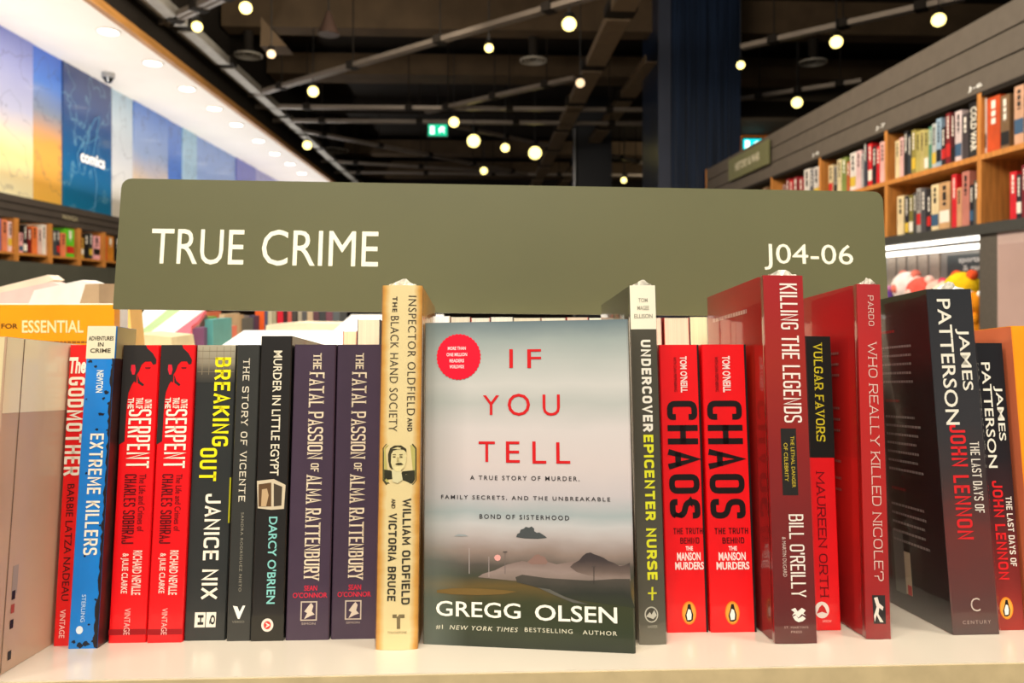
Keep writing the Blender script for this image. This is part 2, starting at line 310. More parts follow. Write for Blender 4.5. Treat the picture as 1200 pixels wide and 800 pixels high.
# downlights in the soffit
DLm = mat('downlight_glow', (255, 246, 225), emit=6, var=0); RIM = mat('white_rim', (235, 230, 222), .4)
ords = ['nearest', 'second', 'third', 'fourth', 'fifth', 'sixth', 'seventh', 'eighth', 'ninth', 'tenth', 'eleventh', 'twelfth', 'thirteenth', 'fourteenth', 'fifteenth', 'sixteenth', 'seventeenth', 'eighteenth']
for i, (x, y) in enumerate([(127, 37), (179, 74), (219, 104), (251, 127), (277, 146), (303, 165), (322, 180), (340, 192), (354, 203)]):
    p = onZ(x, y, 2.345) + E3
    t = thing('recessed_downlight', 'round white recessed downlight in the lit soffit, %s from the near end' % ords[i], 'light', Matrix.Translation(p), 'downlights in the white soffit')
    MB().cyl((0, 0, -.004), (0, 0, .004), .105, n=24).build('rim', RIM, t); MB().cyl((0, 0, -.008), (0, 0, -.003), .08, n=24).build('lens', DLm, t)
p = onZ(127, 88, 2.33) + E3
t = thing('dome_camera', 'small grey dome security camera under the white soffit above the blue panels', 'camera', Matrix.Translation(p))
MB().cyl((0, 0, -.03), (0, 0, .02), .065, n=20).build('base', mat('grey_plastic', (170, 170, 170), .4), t)
MB().cyl((0, 0, -.08), (0, 0, -.03), .03, .055, n=20).build('dome', mat('smoked_dome', (40, 42, 46), .1, coat=1), t)

# ceiling beams
BR = mat('brown_beam_paint', (74, 60, 44), .8, .2, scale=3, var=.15)
for i, (y, h0, h1, dy) in enumerate([(9.35, 3.2, 3.6, .3), (11.3, 3.2, 3.5, .5), (14.2, 3.3, 3.6, .3), (17.6, 3.2, 3.5, .5), (20.4, 3.1, 3.5, .5)]):
    b = wbox('ceiling_beam', BR if i != 2 else BLK, -3.1, y, h0, 8.2, y + dy, h1); tag(b, 'brown painted ceiling beam crossing the dark ceiling, %s from the camera' % ords[i], 'beam', 'ceiling beams')
# cable trays along the room
TR = mat('grey_metal_tray', (150, 146, 138), .45, .5, metal=.2, scale=8)
def tray(label, xc, wd, h, ys, ye, seg, m):
    t = thing('ceiling_tray', label, 'tray', Matrix.Translation((xc, ys, EYE + h)), 'metal trays running along the ceiling')
    y = 0
    while ys + y < ye:
        MB().shell([(-wd / 2, .06), (-wd / 2, 0), (wd / 2, 0), (wd / 2, .06)], [(-wd / 2 + .01, .06), (-wd / 2 + .01, .01), (wd / 2 - .01, .01), (wd / 2 - .01, .06)], 0, seg * .86)
        mb = MB().box(-wd / 2, y, 0, wd / 2, y + seg * .86, .012).box(-wd / 2, y, .012, -wd / 2 + .012, y + seg * .86, .09).box(wd / 2 - .012, y, .012, wd / 2, y + seg * .86, .09)
        mb.build('tray_segment', m, t)
        MB().box(-wd / 2 - .03, y + seg * .86, .02, wd / 2 + .03, y + seg, .11).build('coupling', BLK, t)
        y += seg
tray('long pale grey metal tray in segments beside the timber soffit edge', -2.93, .16, 2.6, 5.3, 21, 1.25, TR)
TR2 = mat('brown_metal_tray', (100, 84, 64), .55, .4, scale=8)
tray('brown segmented metal tray overhead between the two dark columns', 1.30, .22, 2.6, 5.6, 21, 1.7, TR2)
tray('brown segmented metal tray just left of the big blue column', 2.05, .22, 2.75, 9.1, 21, 1.9, TR2)
# track rails
RL = mat('grey_track_rail', (118, 108, 98), .4, .5, metal=.3, scale=8)
def rail(label, a, b, h=2.6, wd=.06, hh=.05):
    A = onZ(a[0], a[1], h) + E3; B = onZ(b[0], b[1], h) + E3; d = B - A; L = d.length; ang = math.atan2(d.y, d.x)
    t = thing('track_rail', label, 'rail', Matrix.Translation(A) @ Matrix.Rotation(ang, 4, 'Z'), 'lighting rails under the ceiling')
    MB().box(0, -wd / 2, 0, L, -wd * .12, .012).box(0, wd * .12, 0, L, wd / 2, .012).box(0, -wd / 2, .012, L, wd / 2, hh).build('channel', RL, t)
    n = max(2, int(L / 1.5)); mb = None
    for i in range(n + 1):
        x = L * (i + .5) / (n + 1)
        mb = MB().box(x - .05, -wd / 2 - .02, -.01, x + .05, wd / 2 + .02, hh + .02); mb.cyl((x, 0, hh), (x, 0, .95), .008, n=6); mb.build('hanger', BLK, t)
rail('near grey lighting rail at the top left corner above the soffit', (192, 30), (280, -10), wd=.11)
rail('long slanting grey lighting rail crossing above the sign from lower left', (294, 114), (720, -9), wd=.09)
rail('upper of the two level grey rails beyond the sign', (300, 127), (772, 131), wd=.09)
rail('lower of the two level grey rails beyond the sign', (320, 143), (772, 147), wd=.09)
rail('thin grey rail descending to the right from the soffit edge', (340, 152), (620, 206), wd=.09)
rail('grey rail rising to the right towards the middle dark column', (500, 133), (674, 94), wd=.09)
rail('short grey rail descending right of the green exit sign', (535, 150), (642, 172), wd=.07)
rail('faint low rail beneath the soffit end, nearest the sign top', (376, 190), (600, 203), wd=.08)
rail('far level rail just above the top of the sign', (380, 203), (770, 207), wd=.09)
rail('grey rail right of the big blue column, rising to the right', (870, 58), (1130, 0), wd=.09)
rail('lower faint rail right of the big blue column', (868, 118), (1010, 97), wd=.08)
rail('far short rail between the two dark columns', (716, 184), (772, 197), wd=.09)
# track spotlights
HS = mat('black_lamp_housing', (22, 22, 22), .4, .5); GL = mat('warm_lamp_glow', (255, 232, 140), emit=3.4, var=0); GLd = mat('dim_lamp_glow', (230, 200, 160), emit=1.6, var=0)
SP = [(231, 31, .055, 1, 'beside the timber edge at upper left'), (288, 9, .06, 1, 'bright at the top edge, left of the cone-shaped lamp'), (367, 107, .075, 1, 'bright yellow under the long slanting rail'),
      (360, 170, .08, 1, 'low at the end of the lit soffit'), (573, 56, .05, 1, 'small, in the middle of the long slanting rail'), (667, 28, .075, 1, 'very bright, at the top between sign and ceiling'),
      (532, 143, .085, 1, 'just above the green exit sign'), (555, 165, .115, 1, 'round and bright to the lower right of the green exit sign'), (592, 173, .08, 1, 'small, between two brighter ones left of the middle column'),
      (627, 179, .125, 1, 'bright, nearest the left side of the middle column'), (567, 200, .08, 1, 'lowest, just above the sign top'), (680, 97, .06, 0, 'dim, at the head of the middle column'),
      (868, 76, .05, 1, 'tiny, at the right edge of the big blue column'), (980, 49, .07, 1, 'second from the right, under the right-hand rail'), (1100, 23, .07, 1, 'rightmost, near the top right corner'), (934, 120, .08, 1, 'above the grey fascia, lowest on the right'),
      (318, 63, .05, 0, 'dim, beside the round vent at upper left'), (731, 211, .07, 1, 'small, low between the two columns'), (441, 57, .0, 0, '')]
for x, y, r, on, where in SP:
    if not r: continue
    r *= .85
    h = 2.42 if y < 150 else 2.3
    p = onZ(x, y, h) + E3; sc_ = 1
    t = thing('track_spotlight', 'black track spotlight, ' + where, 'spotlight', Matrix.Translation(p), 'track spotlights under the ceiling')
    d = (Vector((0, 0, EYE)) - p); d.z -= 3.5; d.normalize(); b = -d * .16
    MB().cyl(tuple(b), (0, 0, 0), r * .8, r * 1.12, n=16).build('housing', HS, t, 40)
    MB().cyl(tuple(d * .001), tuple(d * .012), r * .98, n=16).build('lens', GL if on else GLd, t)
    MB().cyl(tuple(b * .6), (b.x * .6, b.y * .6, EYE + 3.6 - p.z), .006, n=6).build('stem', HS, t)
t = thing('pendant_cone', 'dark cone-shaped ceiling fitting hanging above the long slanting rail', 'lamp', Matrix.Translation(onZ(385, 34, 2.7) + E3))
MB().cyl((0, 0, -.06), (0, 0, .18), .11, .02, n=20).build('shade', mat('dark_brown_metal', (52, 38, 32), .4), t, 40); MB().cyl((0, 0, .18), (0, 0, .9), .008, n=6).build('cord', HS, t)
# round vents
VM = mat('grey_vent_ring', (150, 145, 135), .5)
for x, y, r, wh in [(291, 66, .17, 'above the soffit at upper left'), (625, 72, .17, 'above and left of the middle column'), (953, 74, .17, 'right of the big blue column'), (390, 177, .32, 'small and low beyond the soffit end')]:
    t = thing('round_vent', 'round grey ceiling vent ' + wh, 'vent', Matrix.Translation(onZ(x, y, 2.9) + E3), 'round ceiling vents')
    n = 28
    mb = MB()
    for rr, h in ((r, .0), (r * .72, .01), (r * .45, .02)):
        mb.shell([(rr * math.cos(2 * math.pi * i / n), rr * math.sin(2 * math.pi * i / n)) for i in range(n + 1)], [((rr - .022) * math.cos(2 * math.pi * i / n), (rr - .022) * math.sin(2 * math.pi * i / n)) for i in range(n + 1)], h, h + .02)
    mb.build('ring', VM, t); MB().cyl((0, 0, .035), (0, 0, .7), r * .35, n=16).build('duct', BLK, t)
# pale ceiling bracket near the first vent
t = tag(MB().hexa([onY(306, 20, 8.1) + E3, onY(336, 54, 8.1) + E3, onY(305, 54, 8.1) + E3], [onY(306, 20, 8.1) + E3 + Vector((0, .3, 0)), onY(336, 54, 8.1) + E3 + Vector((0, .3, 0)), onY(305, 54, 8.1) + E3 + Vector((0, .3, 0))]).build('ceiling_gusset', BR, None), 'brown triangular ceiling bracket beside the upper left round vent', 'bracket')
# exit signs
def exit_sign(label, x0, y0, x1, y1, Y, col, hang):
    a = onY(x0, y1, Y) + E3; b = onY(x1, y0, Y) + E3; wd, ht = b.x - a.x, b.z - a.z
    t = thing('exit_sign', label, 'sign', Matrix.Translation(a))
    MB().box(-.02, 0, -.02, wd + .02, .06, ht + .02).build('case', mat('exit_case', (40, 60, 55), .4), t)
    MB().box(0, -.01, 0, wd, 0, ht).build('lit_panel', mat('exit_green_glow', col, emit=1.3, var=0), t)
    f = Face((0, -.011, 0), (1, 0, 0), (0, 0, 1), (0, -1, 0)); wm = mat('exit_white_glow', (235, 255, 245), emit=2, var=0)
    patch(f, [(wd * .1, ht * .15), (wd * .32, ht * .15), (wd * .32, ht * .85), (wd * .1, ht * .85)], None, t, 'door_symbol', .002, wm)
    patch(f, [(wd * .60, ht * .2), (wd * .72, ht * .45), (wd * .86, ht * .2), (wd * .82, ht * .6), (wd * .9, ht * .7), (wd * .72, ht * .85), (wd * .55, ht * .6)], None, t, 'running_figure', .002, wm)
    if hang:
        MB().cyl((wd / 2, .03, ht), (wd / 2, .03, ht + 1.2), .01, n=6).build('rod', HS, t)
exit_sign('small green lit exit sign hanging left of centre above the main sign', 502, 146, 524, 159, 12.5, (0, 190, 140), True)
exit_sign('turquoise lit exit sign at the far right behind the grey fascia', 871, 163, 893, 176, 17.2, (0, 205, 215), False)
bulk = wbox('timber_bulkhead', mat('orange_timber', (170, 98, 30), .5, scale=6), onY(866, 150, 17.4).x, 17.3, onY(880, 178, 17.4).z, onY(925, 150, 17.4).x, 17.4, onY(880, 150, 17.4).z)
tag(bulk, 'orange timber bulkhead behind the turquoise exit sign right of the blue column', 'bulkhead')
# columns
def column(label, x0, x1, Y, h, m, edge):
    a = onY(x0, 100, Y).x; b = onY(x1, 100, Y).x; wd = b - a
    t = thing('column', label, 'column', Matrix.Translation((a, Y, 0)))
    MB().box(0, 0, 0, wd, wd, EYE + h).build('shaft', m, t)
    if edge:
        MB().box(-.02, -.03, .02, wd * .13, .0, EYE + h).build('metal_edge', mat('dark_steel_edge', (70, 75, 90), .35, metal=.5, scale=2), t)
        for k in range(6): MB().box(wd * (.2 + .13 * k), -.015, .02, wd * (.31 + .13 * k), 0, EYE + h).build('panel', m, t)
    MB().box(-.05, -.05, 0, wd + .05, wd + .05, .15).build('plinth', BLK, t)
    return t, wd
column('big dark navy blue column right of centre behind the sign', 773, 868, 8.95, 3.6, mat('navy_column_panel', (20, 32, 52), .3, .5, scale=1.5, stretch=(14, 1, .4), var=.5), True)
t2, wd2 = column('narrower black column in the middle distance behind the sign', 676, 717, 14, 3.6, mat('black_column', (18, 20, 28), .5, scale=2), False)
MB().cyl((-.05, -.08, .3), (-.05, -.08, EYE + 3.0), .04, n=12).build('pipe', mat('chrome_pipe', (150, 150, 150), .25, metal=.8, var=0), t2, 40)
# a dark rooflet mass between rails (duct)

# ------------------------------------------------------------------ wall book-cases
WOOD = mat('honey_wood', (196, 130, 62), .45, .4, scale=9, stretch=(6, 6, .6), var=.18)
FASC = mat('grey_brown_board', (94, 86, 77), .6, .3, scale=12, var=.06); DKM = mat('dark_counter', (60, 60, 56), .5)
RX = 2.6
rc = thing('wall_bookcase', 'tall wooden bookcase with grey plank fascia along the right wall', 'bookcase', Matrix.Translation((RX, 0, EYE)))
YN, YF = 2.4, 8.84
for z0, z1 in ((1.315, 1.44), (1.185, 1.305), (1.055, 1.175)): MB().box(0, YN, z0, .03, YF, z1).build('fascia_plank', FASC, rc)
MB().box(.012, YN, 1.055, .035, YF, 1.44).build('fascia_backing', BLK, rc)
MB().box(-.005, YF, 1.055, .36, YF + .03, 1.445).build('end_panel', WOOD, rc)
MB().box(0, YN, 1.03, .36, YF, 1.056).build('top_board', BLK, rc)
MB().box(.34, YN, -1.4, .36, YF, 1.05).build('back_board', mat('dark_wood_back', (92, 56, 24), .6), rc)
UPR = [2.96] + [onX(x, 200, RX).y for x in (1150, 1040, 962, 905, 866, 838)]
for y in UPR: MB().box(-.002, y - .002, .36, .34, y + .032, 1.05).build('upright', WOOD, rc)
MB().box(-.004, YN, .70, .34, YF, .728).build('shelf_board', WOOD, rc)
MB().box(-.03, YN, .31, .34, YF, .365).build('counter_board', DKM, rc)
rf = Face((-.001, 0, 0), (0, -1, 0), (0, 0, 1), (-1, 0, 0))
for (x, s) in ((1143, 'J-6'), (1032, 'J-7'), (956, 'J-8')):
    y = onX(x, 150, RX).y; text(rf, s, -y - .06, 1.075, -y + .06, 1.105, (235, 235, 230), rc, 'bay_number', rot=False, bold=.02, e=.002)
# category sign on the fascia
ya, yb = onX(905, 180, RX).y, onX(858, 195, RX).y
t = thing('category_sign', 'olive green category sign on the far end of the right fascia', 'sign', Matrix.Translation((RX - .04, yb, EYE + 1.17)))
L_ = yb - ya
MB().box(0, -L_, 0, .02, 0, .22).build('plate', mat('olive_sign_paint', (112, 112, 76), .5), t); MB().box(.02, -L_ * .6, .08, .04, -L_ * .4, .14).build('bracket', DKM, t)
text(Face((0, 0, 0), (0, -1, 0), (0, 0, 1), (-1, 0, 0)), 'HISTORY & WAR', L_ * .2, .07, L_ * .82, .15, (215, 208, 180), t, 'lettering', rot=False, bold=.03, e=.003)

PGc = (225, 205, 165)
def wall_book(side, X, y0, y1, z, h, dep, col, label, group, lean=0, title=None, tcol=(240, 235, 220)):
    """side=+1: right bookcase (spine faces -X); side=-1: left bookcase (spine faces +X)"""
    th = abs(y1 - y0) * .94; ym = min(y0, y1)
    t = thing('book', label, 'book', Matrix.Translation((X, ym, EYE + z + (th * math.sin(R(abs(lean))) if lean else 0) + .0005)) @ Matrix.Rotation(R(lean), 4, 'X'), group)
    s = side; cv = .003
    outer = [(dep * s, 0), (0, 0), (0, th), (dep * s, th)]; inner = [(dep * s, cv), (cv * s, cv), (cv * s, th - cv), (dep * s, th - cv)]
    if s < 0: outer, inner = outer[::-1], inner[::-1]
    MB().shell(outer, inner, 0, h).build('cover', mat('book_cover', col, .4, .5, coat=.2, var=.12, scale=14), t)
    a, b = sorted((cv * s, (dep - .004) * s)); MB().box(a, cv, .003, b, th - cv, h - .004).build('page_block', mat('page_edges_far', PGc, .8), t)
    if not title and th > .018:
        q = random.random(); f2 = Face((-.0006 * s, 0 if s < 0 else th, 0), (0, -s, 0), (0, 0, 1), (-s, 0, 0)); pc = [(235, 228, 214), (30, 28, 28), (196, 40, 36), (214, 180, 60), (60, 90, 120)]
        c2 = pc[random.randrange(5)]; c3 = (238, 232, 220) if sum(col) < 400 else (40, 36, 36); lo_ = random.uniform(.06, .2)
        if q < .45: patch(f2, [(th * .03, h * lo_), (th * .97, h * lo_), (th * .97, h * (lo_ + random.uniform(.12, .4))), (th * .03, h * (lo_ + random.uniform(.12, .4)))][:2] + [(th * .97, h * (lo_ + .25)), (th * .03, h * (lo_ + .25))], c2, t, 'spine_band', .0004)
        z1_ = random.uniform(.5, .6)
        dashes(f2, th * .34, h * z1_, th * .66, h * .93, c3, t, 'blurred_title', True, .001)
    if title:
        f = Face((-.001 * s, 0 if s < 0 else th, 0), (0, -s, 0), (0, 0, 1), (-s, 0, 0))
        text(f, title, th * .2, h * .12, th * .8, h * .9, tcol, t, 'title_lettering', bold=.02, e=.001)
    return t
colname = lambda c: ('black' if max(c) < 62 else 'white' if min(c) > 200 else 'cream' if c[0] > 195 and c[1] > 170 and c[2] > 110 else 'red' if c[0] > 150 and c[1] < 70 and c[2] < 80 else 'dark red' if c[0] > 85 and c[1] < 50 and c[2]<60 else 'pink' if c[0] > 190 and c[2] > 120 else 'orange' if c[0] > 180 and c[2] < 90 else 'blue' if c[2] > c[0] + 25 else 'green' if c[1] > c[0] + 12 else 'olive' if c[2] < c[1] - 35 else 'brown' if c[0] > c[2] + 35 else 'grey')
K, Wt, Rd, DR, Cr, Ol, Gy, Lb, Pk, Br, Or, Tn = (32, 30, 30), (228, 222, 215), (208, 28, 34), (120, 26, 30), (226, 206, 160), (148, 136, 66), (140, 136, 130), (150, 178, 200), (222, 150, 150), (120, 92, 62), (196, 74, 24), (198, 156, 108)
ROWS = [  # bay name, level, [(x0,x1,h,col,title)]
 ('nearest bay', 1, [(1147, 1156, .29, Wt, None), (1156, 1172, .285, Or, None), (1172, 1183, .27, Br, None), (1188, 1200, .29, (205, 160, 130), None), (1200, 1214, .28, K, None)]),
 ('nearest bay', 0, [(1183, 1191, .24, Rd, None), (1191, 1197, .22, K, None), (1197, 1204, .26, DR, None)]),
 ('second bay', 1, [(1049, 1054, .24, Cr, None), (1054, 1059, .25, (225, 180, 175), None), (1059, 1064, .28, K, None), (1064, 1068, .25, (50, 56, 62), None), (1068, 1073, .27, Ol, None), (1073, 1078, .25, (182, 170, 96), None), (1078, 1083, .25, (190, 176, 110), None), (1083, 1088, .24, (180, 170, 100), None), (1088, 1092, .25, (86, 140, 112), None),
    (1092, 1097, .26, (186, 192, 190), None), (1097, 1103, .28, Lb, None), (1103, 1108, .22, K, None), (1108, 1114, .29, DR, None), (1114, 1119, .28, (70, 20, 22), None), (1119, 1127, .28, (214, 196, 196), None), (1127, 1135, .25, (66, 58, 60), None), (1135, 1147, .30, K, 'COLD WAR')]),
 ('second bay', 0, [(1051, 1059, .25, Cr, None), (1060, 1065, .24, K, None), (1065, 1070, .24, (120, 112, 40), None), (1070, 1074, .25, (60, 60, 55), None), (1074, 1079, .27, (160, 156, 150), None), (1079, 1085, .26, (70, 68, 70), None), (1086, 1091, .22, K, None), (1091, 1100, .27, Cr, None), (1100, 1113, .27, Tn, None), (1115, 1121, .30, Rd, None),
    (1121, 1127, .22, (206, 150, 110), None), (1127, 1136, .30, (190, 120, 104), None), (1136, 1141, .22, K, None), (1141, 1147, .24, (92, 84, 70), None)]),
 ('third bay', 1, [(971, 976, .24, Cr, None), (977, 981, .22, Gy, None), (981, 986, .26, (220, 205, 160), None), (986, 992, .26, (128, 142, 72), None), (992, 996, .22, (180, 90, 40), None), (996, 1003, .27, Wt, None), (1003, 1009, .27, (226, 190, 190), None), (1009, 1012, .24, (180, 176, 176), None), (1012, 1016, .33, (58, 62, 74), None), (1017, 1022, .29, Rd, None), (1022, 1027, .26, K, None), (1027, 1031, .25, Rd, None), (1031, 1037, .27, (230, 180, 175), None)]),
 ('fourth bay', 1, [(917, 921, .22, (180, 140, 130), None), (921, 925, .26, DR, None), (925, 929, .24, Rd, None), (929, 935, .25, (130, 30, 36), None), (936, 941, .23, (160, 40, 44), None), (942, 949, .28, Wt, None), (949, 953, .26, (90, 92, 100), None), (953, 960, .27, (214, 210, 206), None)]),
 ('fifth bay', 1, [(872, 876, .25, Gy, None), (876, 880, .26, DR, None), (880, 885, .25, Cr, None), (886, 892, .24, K, None), (893, 899, .26, Br, None)]),
]
for bay, lv, items in ROWS:
    for i, (x0, x1, h, col, ti) in enumerate(items):
        y0, y1 = onX(x0, 200, RX + .02).y, onX(x1, 200, RX + .02).y
        wall_book(1, RX + .02, y0, y1, .728 if lv else .365, h, .19, col, '%s book, %s from left, %s shelf, %s, right bookcase' % (colname(col), ['first'][0] if i == 0 else ords[i], 'upper' if lv else 'lower', bay), 'books on the %s shelf of the %s, right bookcase' % ('upper' if lv else 'lower', bay), 0, ti)
# lit display case under the counter
t = thing('display_case', 'brightly lit display niche below the right bookcase counter', 'display case', Matrix.Translation((RX, 0, EYE)))
yc0, yc1 = onX(1150, 280, RX).y, 6.4
LED = mat('led_strip', (255, 248, 235), emit=3.5, var=0); GP = mat('grey_panel', (150, 146, 142), .4, scale=5)
MB().box(.0, yc0, .288, .03, yc1, .308).build('light_strip', LED, t)
MB().box(.22, yc0 + .1, .262, .25, yc1, .29).build('light_strip', LED, t)
MB().box(.30, yc0, -1.0, .335, yc1, .30).build('niche_back', GP, t)
MB().box(.0, yc0, -.34, .30, yc1, -.30).build('niche_shelf', mat('pale_shelf', (205, 195, 185), .4), t)
MB().box(.28, yc0 + .1, -.05, .297, yc0 + .75, .24).build('dark_sign', mat('slate_card', (70, 78, 82), .5), t)
text(Face((.279, yc0 + .75, 0), (0, -1, 0), (0, 0, 1), (-1, 0, 0)), 'sports\n  & gaming', .12, .13, .45, .22, (235, 235, 235), t, 'lettering', rot=False, e=.002)
for k in range(5): MB().box(.29, yc0 + .85 + .13 * k, -.1, .298, yc0 + .95 + .13 * k, .26).build('slatted_panel', mat('beige_slats', (176, 162, 150), .5), t)
MB().box(-.01, yc0 - .14, -1.4, .33, yc0, .31).build('post', mat('dark_grey_post', (86, 80, 72), .5), t)
MB().box(-.01, YN, -1.4, .33, yc0 - .14, .31).build('side_panel', mat('mauve_grey_panel', (182, 158, 150), .35, coat=.3, scale=3), t)
MB().box(-.018, YN, -1.4, -.01, yc0 - .16, .25).build('glass_door', mat('pinkish_glass', (188, 160, 152), .1, coat=.6, scale=2), t)
# soft toys inside: (x,y px, radius m, colour, ear kind, label)
def toy(x, y, r, col, col2, label, dx=.12, ears=True):
    p = onX(x, y, RX + dx) + E3; z0 = EYE - .30; m1 = mat('plush', col, .9, .1, scale=30, var=.15, bump=.4); m2 = mat('plush', col2, .9, .1, scale=30, var=.15, bump=.4)
    t = thing('soft_toy', label, 'toy', Matrix.Translation((p.x, p.y, z0)), 'soft toys in the lit niche'); H = p.z - z0
    def ball(name, c, rr, m, sx=1, sz=1):
        bm = MB(); n, k = 14, 9
        for j in range(k + 1):
            ph = math.pi * j / k
            for i in range(n): th = 2 * math.pi * i / n; bm.v.append((c[0] + rr * sx * math.sin(ph) * math.cos(th), c[1] + rr * sx * math.sin(ph) * math.sin(th), c[2] + rr * sz * math.cos(ph)))
        for j in range(k):
            for i in range(n): bm.f.append((j * n + i, (j + 1) * n + i, (j + 1) * n + (i + 1) % n, j * n + (i + 1) % n))
        return bm.build(name, m, t, 60)
    ball('body', (0, 0, H * .42), H * .41, m1, min(1, r * .95 / (H * .41)), 1); ball('head', (-.01, 0, H * .86), r, m1)
    if ears: ball('ear', (0, r * .7, H * .86 + r * .8), r * .30, m2); ball('ear', (0, -r * .7, H * .86 + r * .8), r * .30, m2)
    ball('muzzle', (-r * .85, 0, H * .84), r * .35, m2); ball('arm', (-r * .5, r * .7, H * .6), r * .3, m1, 1, 1.6); ball('arm', (-r * .5, -r * .7, H * .6), r * .3, m1, 1, 1.6)
toy(1066, 326, .10, (238, 225, 222), (225, 120, 105), 'white and coral soft toy at the left of the lit niche', .16)
toy(1082, 332, .09, (226, 92, 80), (240, 200, 190), 'coral red soft toy beside the white one in the lit niche', .09)
toy(1098, 334, .085, (232, 190, 176), (215, 60, 95), 'pale pink soft toy in the middle of the lit niche', .14)
toy(1112, 336, .08, (235, 214, 190), (230, 150, 140), 'cream soft toy left of the yellow one in the lit niche', .10)
toy(1130, 328, .10, (250, 200, 30), (235, 90, 50), 'yellow soft toy with red trim at the right of the lit niche', .14)
toy(1143, 348, .07, (244, 150, 30), (240, 236, 230), 'orange and white soft toy lowest at the right end of the lit niche', .08)
toy(1038, 340, .07, (120, 80, 170), (190, 120, 170), 'purple soft toy at the far left end of the lit niche', .12)

# left bookcase
LX = -4.2
lc = thing('wall_bookcase', 'long dark bookcase under the coloured panels along the left wall', 'bookcase', Matrix.Translation((LX, 0, EYE)))
LYN, LYF = 4.5, 22.0; FD = mat('dark_brown_board', (72, 64, 58), .55, scale=6)
for z0, z1 in ((.78, .83), (.725, .772), (.64, .717)): MB().box(0, LYN, z0, .03, LYF, z1).build('fascia_plank', FD, lc)
MB().box(-.02, LYN, .64, .012, LYF, .83).build('fascia_backing', BLK, lc)
MB().box(-.04, LYN, -1.4, -.02, LYF, .83).build('back_board', mat('dark_wood_back', (70, 44, 22), .6), lc)
# the case is built out from the wall: shelf depth in front of it
lo = .30
MB().box(-.02, LYN, .335, lo, LYF, .355).build('shelf_board', WOOD, lc)
MB().box(-.02, LYN, -.02, lo, 8.55, .28).build('lower_board', mat('green_grey_board', (76, 76, 66), .6, scale=6), lc)
MB().box(-.02, 8.55, -.10, lo + .02, LYF, .03).build('label_ledge', mat('green_grey_board', (76, 76, 66), .6, scale=6), lc)
for x in (19, 59, 93, 122): 
    y = onX(x, 280, LX + lo).y; MB().box(-.02, y - .03, .28, lo + .004, y + .03, .64).build('upright', WOOD, lc)
MB().box(lo - .03, LYN, .64, lo, LYF, .83).build('front_fascia', FD, lc)
for z in (.70, .765): MB().box(lo, LYN, z - .004, lo + .006, LYF, z + .004).build('fascia_groove', BLK, lc)
y0 = onX(72, 260, LX + lo).y; y1 = onX(90, 265, LX + lo).y
lf = Face((lo + .008, y0, 0), (0, 1, 0), (0, 0, 1), (1, 0, 0))
text(lf, 'MANGA', 0, .70, y1 - y0, .745, (170, 160, 130), lc, 'lettering', rot=False, e=.003)
LROW = [[(-8, -2, .24, Pk), (-2, 4, .26, (120, 110, 170)), (5, 12, .26, (225, 130, 90)), (12, 18, .25, (230, 200, 200))],
        [(21, 25, .25, (226, 140, 70)), (25, 30, .17, (235, 170, 170)), (30, 35, .24, K), (35, 40, .22, DR), (40, 47, .24, (230, 120, 60)), (47, 52, .23, (225, 190, 180)), (52, 57, .27, Wt)],
        [(61, 64, .22, Tn), (64, 69, .23, (70, 76, 80)), (69, 73, .24, (50, 50, 60)), (74, 80, .22, (236, 130, 90)), (80, 90, .27, (96, 196, 40))],
        [(95, 101, .20, (196, 150, 60)), (101, 107, .24, K), (107, 111, .26, (60, 62, 60)), (112, 120, .24, (236, 170, 175))],
        [(123, 128, .25, (214, 60, 36)), (128, 136, .26, (206, 130, 40)), (136, 145, .26, K)]]
bn = ['nearest bay', 'second bay', 'third bay', 'fourth bay', 'fifth bay']
for b, items in enumerate(LROW):
    for i, (x0, x1, h, col) in enumerate(items):
        wall_book(-1, LX + lo - .02, onX(x0, 280, LX + lo).y, onX(x1, 280, LX + lo).y, .355, h, .2, col, '%s book, %s from left, %s, left bookcase' % (colname(col), 'first' if i == 0 else ords[i], bn[b]), 'books in the %s, left bookcase' % bn[b])
for i, (x0, x1, h, col) in enumerate([(115, 121, .22, (196, 214, 205)), (122, 130, .24, (200, 170, 200)), (130, 140, .22, (120, 110, 120))]):
    wall_book(-1, LX + lo - .02, onX(x0, 320, LX + lo).y, onX(x1, 320, LX + lo).y, .03, h, .2, col, '%s book, %s on the low shelf of the left bookcase beside the sign' % (['pale green', 'lilac', 'grey mauve'][i], ['first', 'second', 'third'][i]), 'books on the low shelf, left bookcase')

# ------------------------------------------------------------------ MIDDLE GROUND beyond the sign
def slab(name, px, Y, th, col, label, cat, group=None, tilt=0, rough=.5, m=None):
    """solid piece whose front outline stands at distance Y; tilt leans it back (outline keeps its real plane)"""
    n = Vector((0, -math.cos(R(tilt)), math.sin(R(tilt)))); p0 = Vector((0, Y, -.05)); pts = []
    for x, y in px:
        d = ray(x, y); pts.append(d * (p0.dot(n) / d.dot(n)) + E3)
    if not tilt:
        zl = min(p.z for p in pts)
        for p, (x, y) in zip(pts, px):
            if y >= max(q[1] for q in px) - 20 and p.z < EYE and y > (min(q[1] for q in px) + max(q[1] for q in px)) / 2 and Y > 1.0: p.z = EYE - .1995
    c = sum(pts, Vector()) / len(pts); c.z = min(p.z for p in pts)
    mb = MB().hexa([tuple(p - c) for p in pts], [tuple(p - c - n * th) for p in pts])
    o = mb.build(name, m or mat('card_' + name, col, rough, .4, var=.08, scale=20), None); o.location = c
    tag(o, label, cat, group); return o
